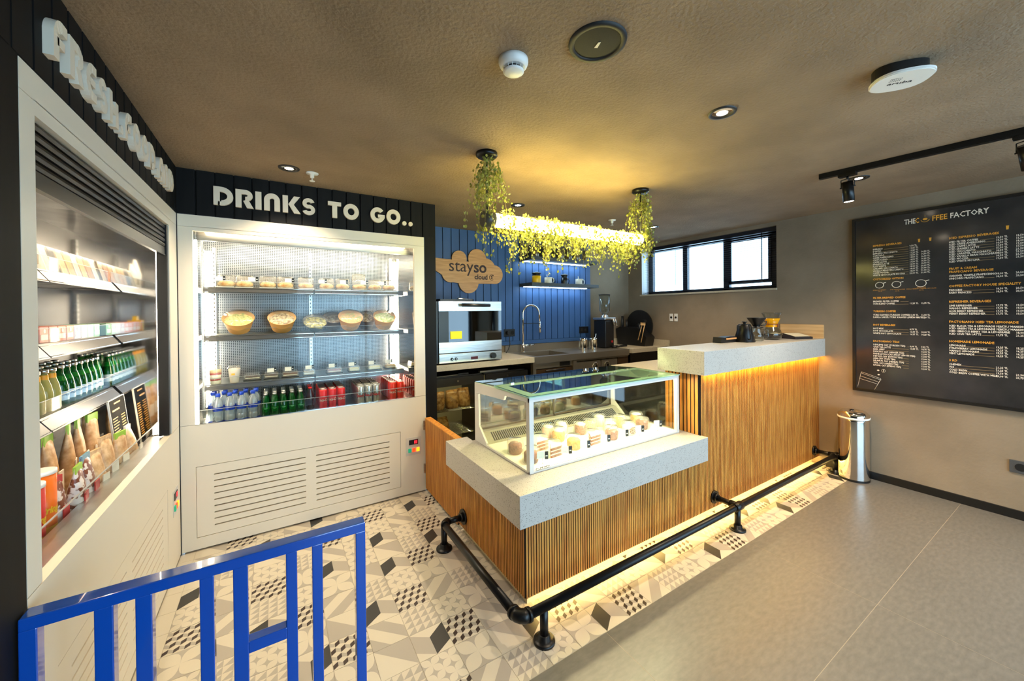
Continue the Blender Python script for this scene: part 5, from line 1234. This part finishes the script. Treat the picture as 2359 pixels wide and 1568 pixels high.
# water bottles
o = thing('water_bottle', 'x', 'bottle')
b = MB(); b.lathe([(.024, 0), (.029, .006), (.029, .05), (.027, .055), (.029, .06), (.029, .125), (.024, .15), (.012, .172), (.012, .182)], n=20); b.build('body', g_water, o)
b = MB(); b.lathe([(.0145, .180), (.0145, .200), (.012, .202)], n=16); b.build('cap', mat('cap_blue', (30, 70, 190), .35), o)
b = MB(); b.lathe([(.0294, .085), (.0294, .112)], n=20, cap=False); b.build('label_band', glass('blue_label', (80, 110, 210), .6, .2, .45, (50, 80, 200)), o)
p = Placer(o)
for j, ys in enumerate((3.275, 3.35, 3.425)):
    for i in range(4 if j == 0 else 5):
        x = (-.350 + .066 * i) if j == 0 else (-.385 + .062 * i + .0 * j)
        p.place((x, ys, .755), 0, ['clear water bottle with blue cap in the front row', 'clear water bottle with blue cap in the second row', 'clear water bottle with blue cap in the third row'][j] + ' of the drinks cooler', 'water bottles row %s' % ['front', 'middle', 'back'][j])
# green bottles
o = thing('green_bottle', 'x', 'bottle')
b = MB(); b.lathe([(.024, 0), (.027, .006), (.027, .085), (.020, .118), (.011, .142), (.011, .160)], n=20); b.build('body', g_green, o)
b = MB(); b.lathe([(.0145, .155), (.0145, .166), (.011, .169)], n=16); b.build('cap', m_steel, o)
b = MB(); b.lathe([(.008, .0), (.018, .012), (.022, .03)], (0, -.006, .032), 16, sx=1, sy=1, cap=False); b.build('label', mat('mint_label', (150, 220, 170), .5), o)
p = Placer(o)
for j in range(4):
    for i in range(5):
        p.place((-.075 + .0555 * i, 3.285 + j * .07, .755), 0, ('green glass bottle with pale label in the front row beside the water' if j == 0 else 'green glass bottle in the rows behind the front green bottles'), 'green bottles ' + ('front' if j == 0 else 'behind'))
# brown and clear bottle columns in between
o = thing('cola_bottle', 'x', 'bottle')
b = MB(); b.lathe([(.024, 0), (.028, .008), (.026, .06), (.028, .10), (.012, .150), (.012, .160)], n=18); b.build('body', mat('dark_cola', (40, 14, 10), .15), o)
b = MB(); b.lathe([(.014, .158), (.014, .170)], n=14); b.build('cap', m_red, o)
p = Placer(o)
for j in range(3): p.place((.215, 3.36 + j * .065, .755), 0, 'dark cola bottle between green bottles and red cans', 'cola bottles between green bottles and red cans')
# shelf three: desserts
S3 = 1.005
t = thing('dessert_cup', 'layered red and cream dessert cup at the left end of the third shelf', 'dessert', (-.375, 3.40, S3))
b = MB(); z = S3
for k_, (c_, h_) in enumerate((((240, 225, 200), .025), ((190, 30, 24), .012), ((245, 230, 205), .028), ((190, 40, 20), .014), ((240, 200, 140), .020))):
    b.mi = k_; b.lathe([(.030 + .001 * k_, 0), (.031 + .001 * k_, h_)], (-.375, 3.40, z + .002), 20); z += h_
b.build('layers', [mat('dc%d' % k_, c_, .6) for k_, c_ in enumerate(((240, 225, 200), (190, 30, 24), (245, 230, 205), (190, 40, 20), (240, 200, 140)))], t)
b = MB(); b.lathe([(.033, 0), (.039, .11), (.036, .13), (0, .135)], (-.375, 3.40, S3 + .001), 22, cap=False); b.build('cup', g_dome, t)
t = thing('yogurt_cup', 'white yogurt cup with clear lid, second on the third shelf', 'dessert', (-.268, 3.42, S3))
b = MB(); b.lathe([(.026, 0), (.036, .095), (.037, .10)], (-.268, 3.42, S3), 24); b.box(-.283, -.262, 3.384, 3.388, S3 + .055, S3 + .068, 1); b.build('cup', [mat('yogurt_white', (236, 222, 205), .5), mat('yogurt_dot', (240, 170, 40), .5)], t)
b = MB(); b.lathe([(.040, .10), (.040, .106), (.034, .122), (0, .124)], (-.268, 3.42, S3), 24, cap=False); b.build('lid', g_dome, t)
def boxcake(x, y, mm, label, w=.10, h=.05, card=True):
    t = thing('cake_box', label, 'cake', (x, y, S3)); b = MB()
    b.box(x - w * .4, x + w * .4, y - .03, y + .045, S3 + .006, S3 + h * .62, bev=.004); b.box(x - w * .4, x + w * .4, y - .031, y - .029, S3 + h * .3, S3 + h * .4, 1); b.build('cake', [mm, m_crm], t)
    b = MB(); b.box(x - w / 2, x + w / 2, y - .045, y + .06, S3 + .0, S3 + .006); b.build('tray', m_blackp, t)
    b = MB(); b.prism([(x - w / 2, S3 + .006), (x + w / 2, S3 + .006), (x + w * .42, S3 + h), (x - w * .42, S3 + h)], 'y', y - .045, y + .06); b.build('clear_lid', g_dome, t)
m_yc = mat('cheesecake', (238, 220, 150), .6); m_brn = mat('brownie', (70, 36, 22), .7)
for x, mm, l, w in ((-.16, m_brn, 'dark brownie box next to the yogurt cup on the third shelf', .11), (-.04, m_brn, 'brownie box under the second white price card, third shelf', .10), (.085, mat('truffle', (110, 64, 44), .7), 'light brown cake box on the third shelf left of the upright', .12), (.215, mat('mixed_roll', (170, 140, 90), .7), 'cream and green roll box by the shelf joint', .09),
                    (.40, mat('berry_roll', (150, 60, 60), .7), 'berry and cream rolls box right of the shelf joint', .12), (.553, m_yc, 'pale yellow cheesecake box on the third shelf', .09), (.72, m_yc, 'yellow layered cake box on the third shelf', .11), (.86, m_nut, 'apricot topped cake box at the right end of the third shelf', .10)):
    boxcake(x, 3.46, mm, l, w)
def price_card(x, y, z, label, gp, s=1):
    t = thing('price_card', label, 'price card', (x, y, z), gp)
    b = MB(); b.box(x - .022 * s, x + .022 * s, y - .001, y, z + .0, z + .030 * s); b.build('white_card', MATS['card_white'], t)
    b = MB(); b.box(x + .023 * s, x + .038 * s, y - .001, y, z + .004, z + .034 * s); b.box(x + .026, x + .035, y - .0014, y - .001, z + .014, z + .019, 1); b.build('black_card', [m_blackp, MATS['card_white']], t)
for i, (x, z) in enumerate(((-.045, 1.062), (.07, 1.064), (.21, 1.078), (.378, 1.086), (.528, 1.072), (.688, 1.088), (.83, 1.083))):
    z = S3 + .051; price_card(x, 3.425, z, ['first price card from the left on the third shelf', 'second price card from the left on the third shelf', 'price card left of the shelf joint', 'price card right of the shelf joint', 'price card above the cheesecake', 'price card above the yellow cake', 'price card at the right end of the third shelf'][i], 'price cards on the dessert shelf')
# shelf two: salad bowls
S2 = 1.35
m_kraft = mat('kraft_bowl', (214, 158, 88), .55)
m_sal = [noisy(mat('salad_%d' % i, rough=.7), c1, c2, 60, 4, lo=.4, hi=.6) for i, (c1, c2) in enumerate((((150, 170, 80), (240, 220, 130)), ((120, 90, 60), (210, 190, 150)), ((150, 175, 100), (235, 170, 110)), ((150, 180, 90), (232, 236, 190))))]
def bowl(x, y, ms, label, r=.088, h=.098, mm=None):
    t = thing('salad_bowl', label, 'bowl', (x, y, S2)); mm = mm or m_kraft
    b = MB(); c = (x, y, S2); tl_ = .4
    def tilt(bb):
        M = Matrix.Translation(c) @ Matrix.Rotation(R(36), 4, 'X') @ Matrix.Translation((-x, -y, -S2)); bmesh.ops.transform(bb.bm, matrix=M, verts=bb.bm.verts)
        zmin = min(v.co.z for v in bb.bm.verts); return zmin
    parts = []
    b.lathe([(r * .72, 0), (r, h), (r + .003, h + .003), (r - .003, h + .002), (r * .70, .004), (0, .004)], c, 32, cap=False); b.lathe([(r * .72, 0), (0, 0)], c, 32, cap=False); zm = tilt(b); parts.append((b, 'bowl', mm))
    b = MB(); b.lathe([(r * .93, h * .78), (r * .6, h * .92), (r * .3, h * .86), (0, h * .95)], c, 24, cap=False)
    rq = random.Random(int(x * 1000)); 
    for v in b.bm.verts: v.co.z += rq.uniform(-.006, .008)
    tilt(b); parts.append((b, 'salad', ms))
    b = MB(); b.lathe([(r, h + .003), (r * .97, h + .012), (r * .3, h + .016), (0, h + .016)], c, 28, cap=False); tilt(b); parts.append((b, 'clear_lid', g_dome))
    for bb, n_, m_ in parts:
        bmesh.ops.translate(bb.bm, verts=bb.bm.verts, vec=(0, 0, S2 + .0005 - zm)); bb.build(n_, m_, t)
for x, ms, r_, l in ((-.238, m_sal[0], .096, 'kraft salad bowl first from the left on the second shelf'), (.033, m_sal[1], .092, 'kraft bowl with pale mushrooms, second from the left'), (.525, m_sal[2], .094, 'kraft salad bowl with orange pieces right of the glass bowl'), (.80, m_sal[3], .092, 'kraft bowl of green salad at the right end of the shelf')):
    bowl(x, 3.46, ms, l, r=r_)
bowl(.262, 3.46, noisy(mat('olive_salad', rough=.6), (60, 60, 20), (190, 180, 90), 60, 4, lo=.4, hi=.6), 'clear plastic bowl of olives between the kraft bowls', r=.088, h=.06, mm=g_clear)
bowl(.41, 3.60, m_sal[1], 'dark bowl standing in for a reflection, right of the clear olive bowl', r=.08, mm=mat('reflected_bowl', (90, 70, 50), .5)); bowl(.68, 3.60, m_sal[1], 'dark bowl standing in for a reflection between the two right kraft bowls', r=.08, mm=MATS['reflected_bowl'])  # dark bowls stand in for reflections behind the front row
# shelf one: wrapped sandwiches on trays
S1 = 1.69
m_bun = noisy(mat('sandwich_bun', rough=.7), (206, 140, 80), (246, 214, 160), 25, 4)
for i, x in enumerate((-.31, -.20, -.055, .06, .20, .35, .47, .60, .73, .85)):
    nm = ['at the far left end', 'second from the left', 'third from the left', 'fourth from the left', 'left of the shelf joint', 'right of the shelf joint', 'fifth from the right', 'tall one, third from the right', 'second from the right', 'at the far right end'][i]
    t = thing('wrapped_sandwich', 'wrapped sandwich %s of the top shelf' % nm, 'sandwich', (x, 3.45, S1))
    b = MB(); b.lathe([(.02, 0), (.048, .012), (.050, .026), (.034, .044), (0, .050)], (x, 3.45, S1 + .008), 18, sx=1.05, sy=1.5); b.build('bun', m_bun, t)
    b = MB(); b.box(x - .052, x + .052, 3.37, 3.53, S1, S1 + .007); b.build('tray', mat('tray_white', (235, 228, 215), .5), t)
    b = MB(); bag_mesh(b, (x, 3.45, S1 + .008), .112, .15, .085 if i != 7 else .13, seed=i); b.build('film_wrap', g_dome, t)
for i, x in enumerate((-.345, -.152, .077, .305, .462, .619, .766)):
    price_card(x, 3.362, S1 + .048, ['price card at the far left of the sandwich shelf', 'second price card from the left among the sandwiches', 'third price card from the left among the sandwiches', 'price card right of the top shelf joint', 'third price card from the right among the sandwiches', 'second price card from the right among the sandwiches', 'price card at the far right of the sandwich shelf'][i], 'price cards on the sandwich shelf')

# ================================================================== GOODS IN THE LEFT COOLER (front faces +X)
LX = XL
def at_l(d, y, z): return (LX - d, y, z)
# bottles, shelf z=1.098
SL3, SL2, SL1, SLD = 1.098, 1.388, 1.683, .735
o = thing('lemonade_bottle', 'x', 'bottle')
b = MB(); b.lathe([(.024, 0), (.028, .006), (.028, .075), (.022, .11), (.013, .14), (.012, .165)], n=20); b.build('body', g_lemon, o)
b = MB(); b.lathe([(.0145, .132), (.0135, .155)], n=16, cap=False); b.build('neck_label', mat('orange_neck_label', (236, 160, 30), .5), o)
b = MB(); b.lathe([(.015, .163), (.015, .176), (.012, .178)], n=16); b.build('cap', m_steel, o)
p = Placer(o)
for j in range(3):
    for i in range(4):
        p.place(at_l(.308 + j * .062, 2.245 + i * .066, SL3), 0, ['pale lemonade bottle with orange neck label in the front row', 'pale lemonade bottle in the second row behind the front ones', 'pale lemonade bottle in the third row at the back'][j], 'lemonade bottles row %s' % ['front', 'middle', 'back'][j])
o = thing('mineral_water_bottle', 'x', 'bottle')
b = MB(); b.lathe([(.024, 0), (.028, .006), (.028, .08), (.022, .115), (.012, .145), (.012, .168)], n=20); b.build('body', g_green, o)
b = MB(); b.lathe([(.0284, .025), (.0284, .065)], n=20, cap=False); b.build('label', mat('pale_blue_label', (190, 215, 235), .5), o)
b = MB(); b.lathe([(.0225, .112), (.0160, .132)], n=20, cap=False); b.build('shoulder_label', mat('white_label', (225, 228, 225), .5), o)
b = MB(); b.lathe([(.0145, .166), (.0145, .178), (.011, .180)], n=16); b.build('cap', m_steel, o)
b = MB(); b.mesh(text_mesh('S.PELLEGRINO', .010, .0003, 'CENTER', .0002, .9))
for v in b.bm.verts:
    a = v.co.x / .0285; zz = v.co.y; v.co = Vector((math.cos(a) * .0287, math.sin(a) * .0287, zz + .045))
b.build('label_print', mat('navy_print', (30, 50, 110), .5), o)
p = Placer(o)
for j in range(3):
    for i in range(7 if j == 0 else 6):
        p.place(at_l(.308 + j * .062, 2.515 + i * .066, SL3), 0, ['green mineral water bottle with pale blue label in the front row', 'green mineral water bottle in the second row', 'green mineral water bottle in the third row'][j] + ' of the left cooler', 'mineral water bottles row %s' % ['front', 'middle', 'back'][j])
# cartons on the second shelf
cols = (((236, 150, 140), (245, 235, 225)), ((240, 170, 160), (240, 240, 235)), ((238, 140, 110), (245, 220, 200)), ((240, 160, 120), (250, 240, 230)), ((226, 200, 205), (245, 245, 240)), ((242, 238, 235), (250, 250, 245)), ((200, 225, 200), (240, 240, 235)), ((150, 200, 160), (235, 240, 230)))
names = ('brown-pink', 'pale pink', 'coral', 'orange-pink', 'lilac', 'white', 'pale green', 'green')
for i, (c1, c2) in enumerate(cols):
    y0 = 2.33 + i * .078
    t = thing('food_carton', '%s food carton in the row on the second shelf of the left cooler' % names[i], 'carton', at_l(.35, y0 + .036, SL2))
    b = MB(); b.box(LX - .42, LX - .30, y0, y0 + .072, SL2, SL2 + .066, bev=.002); b.build('box', mat('carton_%d' % i, c1, .5), t)
    b = MB(); b.box(LX - .3, LX - .2990, y0 + .008, y0 + .064, SL2 + .012, SL2 + .034); b.tube([(LX - .2995, y0 + .036, SL2 + .048), (LX - .2985, y0 + .036, SL2 + .048)], .009, 14); b.build('label', mat('carton_lab_%d' % i, c2, .5), t)
t = thing('juice_carton', 'yellow and red carton at the left end of the second shelf', 'carton', at_l(.33, 2.27, SL2))
b = MB(); b.box(LX - .37, LX - .30, 2.235, 2.305, SL2, SL2 + .075, 0); b.box(LX - .2995, LX - .2985, 2.285, 2.305, SL2, SL2 + .075, 1); b.build('box', [mat('yellow_carton', (250, 200, 20), .5), m_red], t)
b = MB(); b.prism([(2.235, SL2 + .075), (2.305, SL2 + .075), (2.285, SL2 + .105), (2.245, SL2 + .105)], 'x', LX - .345, LX - .325); b.build('gable_top', mat('yellow_carton', (250, 200, 20), .5), t)
# sandwiches on the top shelf
m_wrap = glass('paper_wrap', (245, 235, 220), .6, .2, .6, (250, 240, 225))
for i in range(8):
    y0 = 2.40 + i * .073
    t = thing('wedge_sandwich', ['first', 'second', 'third', 'fourth', 'fifth', 'sixth', 'seventh', 'last'][i] + ' wedge sandwich pack counted from the tall bags on the top left shelf', 'sandwich', at_l(.36, y0 + .03, SL1))
    c = [(230, 222, 205), (60, 58, 60), (235, 200, 150), (225, 170, 110), (240, 225, 200), (228, 170, 120), (190, 120, 80), (236, 214, 190)][i]
    b = MB(); b.prism([(LX - .43, SL1), (LX - .30, SL1), (LX - .33, SL1 + .115), (LX - .36, SL1 + .12)], 'y', y0, y0 + .058); b.build('sandwich', mat('sand_%d' % i, c, .6), t)
    b = MB(); b.prism([(LX - .435, SL1), (LX - .296, SL1), (LX - .327, SL1 + .12), (LX - .362, SL1 + .125)], 'y', y0 - .003, y0 + .061); b.build('clear_pack', g_dome, t)
for i, (y0, l) in enumerate(((2.24, 'tall white bag at the left end of the top left shelf'), (2.325, 'tall white bag next to the wedge sandwiches'))):
    t = thing('paper_bag', l, 'bag', at_l(.34, y0, SL1)); b = MB(); bag_mesh(b, (0, 0, 0), .075, .07, .21 - i * .04, seed=30 + i)
    bmesh.ops.transform(b.bm, matrix=Matrix.Translation(at_l(.34, y0, SL1)) @ Matrix.Rotation(PI / 2, 4, 'Z'), verts=b.bm.verts); b.build('bag', mat('bag_white', (240, 232, 220), .5), t)
    b = MB(); b.box(LX - .306 + .0, LX - .3045, y0 - .02, y0 + .02, SL1 + .03, SL1 + .07); b.build('print', mat('print_dots', (150, 130, 110), .6), t)
# bottom deck: crisp tubes, snack bags, menu card
def crisp(y, d, c, label, h=.24):
    t = thing('crisp_tube', label, 'snack', at_l(d, y, SLD)); p0 = at_l(d, y, SLD)
    b = MB(); b.lathe([(.037, 0), (.037, h)], p0, 28); b.build('tube', c, t)
    b = MB(); b.lathe([(.0385, h), (.0385, h + .012), (.035, h + .013)], p0, 28); b.build('lid', mat('lid_white', (235, 232, 225), .4), t)
    b = MB(); b.lathe([(.0372, .03), (.0372, .07)], p0, 28, cap=False); b.build('chips_print', mat('chips_print', (246, 200, 80), .5), t)
    b = MB(); b.mesh(text_mesh('Pringles', .030, .0012, 'CENTER', .0002, .8, .2))
    for v in b.bm.verts:
        a = v.co.x / .0372 - .25; zz = v.co.y; v.co = Vector((p0[0] + math.cos(a) * .0376, p0[1] + math.sin(a) * .0376, zz + SLD + .115))
    b.build('logo_print', mat('logo_yellow', (250, 225, 60), .5), t)
crisp(1.89, .150, mat('tube_orange', (236, 110, 22), .35), 'tall orange crisp tube at the near end of the bottom deck')
crisp(1.80, .145, mat('tube_red', (200, 30, 20), .35), 'red crisp tube partly hidden by the white cooler frame', .225)
m_kr = noisy(mat('kraft_snack', rough=.45), (186, 136, 84), (232, 196, 150), 30, 4)
m_gr = mat('green_flash', (150, 190, 60), .45)
m_nutb = noisy(mat('nut_print_bag', rough=.3), (130, 70, 46), (228, 214, 205), 38, 2, lo=.47, hi=.52)
m_foil = mat('foil_blue', (120, 170, 200), .25, .5); m_snr = mat('bag_red', (196, 40, 44), .35)
def snack(y, d, h, w, mm, ml, label, rz=0, band=None, sd=0, tilt=0):
    t = thing('snack_bag', label, 'snack', at_l(d, y, SLD)); M = Matrix.Translation(at_l(d, y, SLD)) @ Matrix.Rotation(PI / 2 + rz, 4, 'Z')
    b = MB(); bag_mesh(b, (0, 0, 0), w, .055, h, seed=sd, tilt=tilt)
    bmesh.ops.transform(b.bm, matrix=M, verts=b.bm.verts); b.build('pouch', mm, t)
    b = MB(); b.box(-w * .47, w * .47, tilt - .0045, tilt + .0045, h * .90, h * 1.03); bmesh.ops.transform(b.bm, matrix=M, verts=b.bm.verts); b.build('top_seal', ml, t)
    b = MB(); b.box(-w * .28, w * .28, -.0305, -.027, h * .25, h * .52); bmesh.ops.transform(b.bm, matrix=M, verts=b.bm.verts); b.build('front_label', band or mat('snack_lab', (236, 224, 205), .5), t)
SN = [(1.955, .14, .20, .060, m_nutb, m_snr, 'peanut bag with red label beside the orange crisp tube', m_snr), (2.05, .12, .205, .075, m_nutb, m_gr, 'nut bag with green seal in the front row of the bottom deck', m_snr),
      (2.15, .12, .215, .080, m_nutb, m_foil, 'nut bag with blue foil top in the front row', m_snr), (2.255, .12, .20, .070, m_kr, m_kr, 'short kraft snack bag right of the blue topped nut bag', None),
      (2.36, .12, .23, .075, m_kr, m_kr, 'tall kraft snack bag in the middle of the front row', None), (2.50, .12, .21, .080, m_kr, m_gr, 'kraft snack bag with green seal right of the middle', None),
      (2.68, .11, .20, .065, m_kr, mat('pale_seal', (240, 230, 215), .4), 'kraft snack bag in front of the black menu card', None),
      (1.99, .24, .25, .075, m_kr, m_gr, 'kraft bag with green seal standing behind the peanut bag', None), (2.10, .24, .28, .080, m_kr, m_gr, 'kraft bag with green seal second in the rear row', None),
      (2.22, .24, .29, .080, m_kr, m_gr, 'kraft bag with green seal third in the rear row', None), (2.35, .24, .30, .080, m_kr, m_gr, 'kraft bag with green seal fourth in the rear row', None),
      (2.47, .24, .295, .080, m_kr, m_gr, 'kraft bag with green seal fifth in the rear row', None), (2.60, .24, .29, .080, m_kr, m_gr, 'kraft bag with green seal beside the black menu card', None), (2.84, .30, .27, .080, m_kr, m_gr, 'kraft bag behind the black menu card', None)]
for i, (y, d, h, w, mm, ml, l, bd) in enumerate(SN): snack(y, d, h, w, mm, ml, l, random.uniform(-.25, .25), bd, 50 + i, random.uniform(-.01, .03))
t = thing('menu_card', 'small black menu card standing at the far end of the bottom deck', 'menu card', at_l(.15, 2.80, SLD))
M = Matrix.Translation(at_l(.17, 2.80, SLD)) @ Matrix.Rotation(PI / 2, 4, 'Z') @ Matrix.Rotation(R(-6), 4, 'X')
b = MB(); b.box(-.11, .11, -.003, .003, 0, .33); bmesh.ops.transform(b.bm, matrix=M, verts=b.bm.verts); b.build('card', mat('card_black', (12, 12, 12), .85, spec=.1), t)
b = MB(); b.box(-.08, .02, -.0036, -.003, .27, .278); 
for k_ in range(14): b.box(.03, .085, -.0036, -.003, .05 + k_ * .014, .054 + k_ * .014); b.box(-.09, -.03 + (k_ % 3) * .012, -.0036, -.003, .05 + k_ * .014, .054 + k_ * .014)
b.box(-.045, .045, -.0036, -.003, .305, .312)
bmesh.ops.transform(b.bm, matrix=M, verts=b.bm.verts); b.build('gold_print', m_or, t)
b = MB(); b.box(-.113, -.11, -.004, .004, 0, .333); b.box(.11, .113, -.004, .004, 0, .333); b.box(-.113, .113, -.004, .004, .33, .333); bmesh.ops.transform(b.bm, matrix=M, verts=b.bm.verts); b.build('edge', mat('card_edge', (225, 220, 210), .5), t)
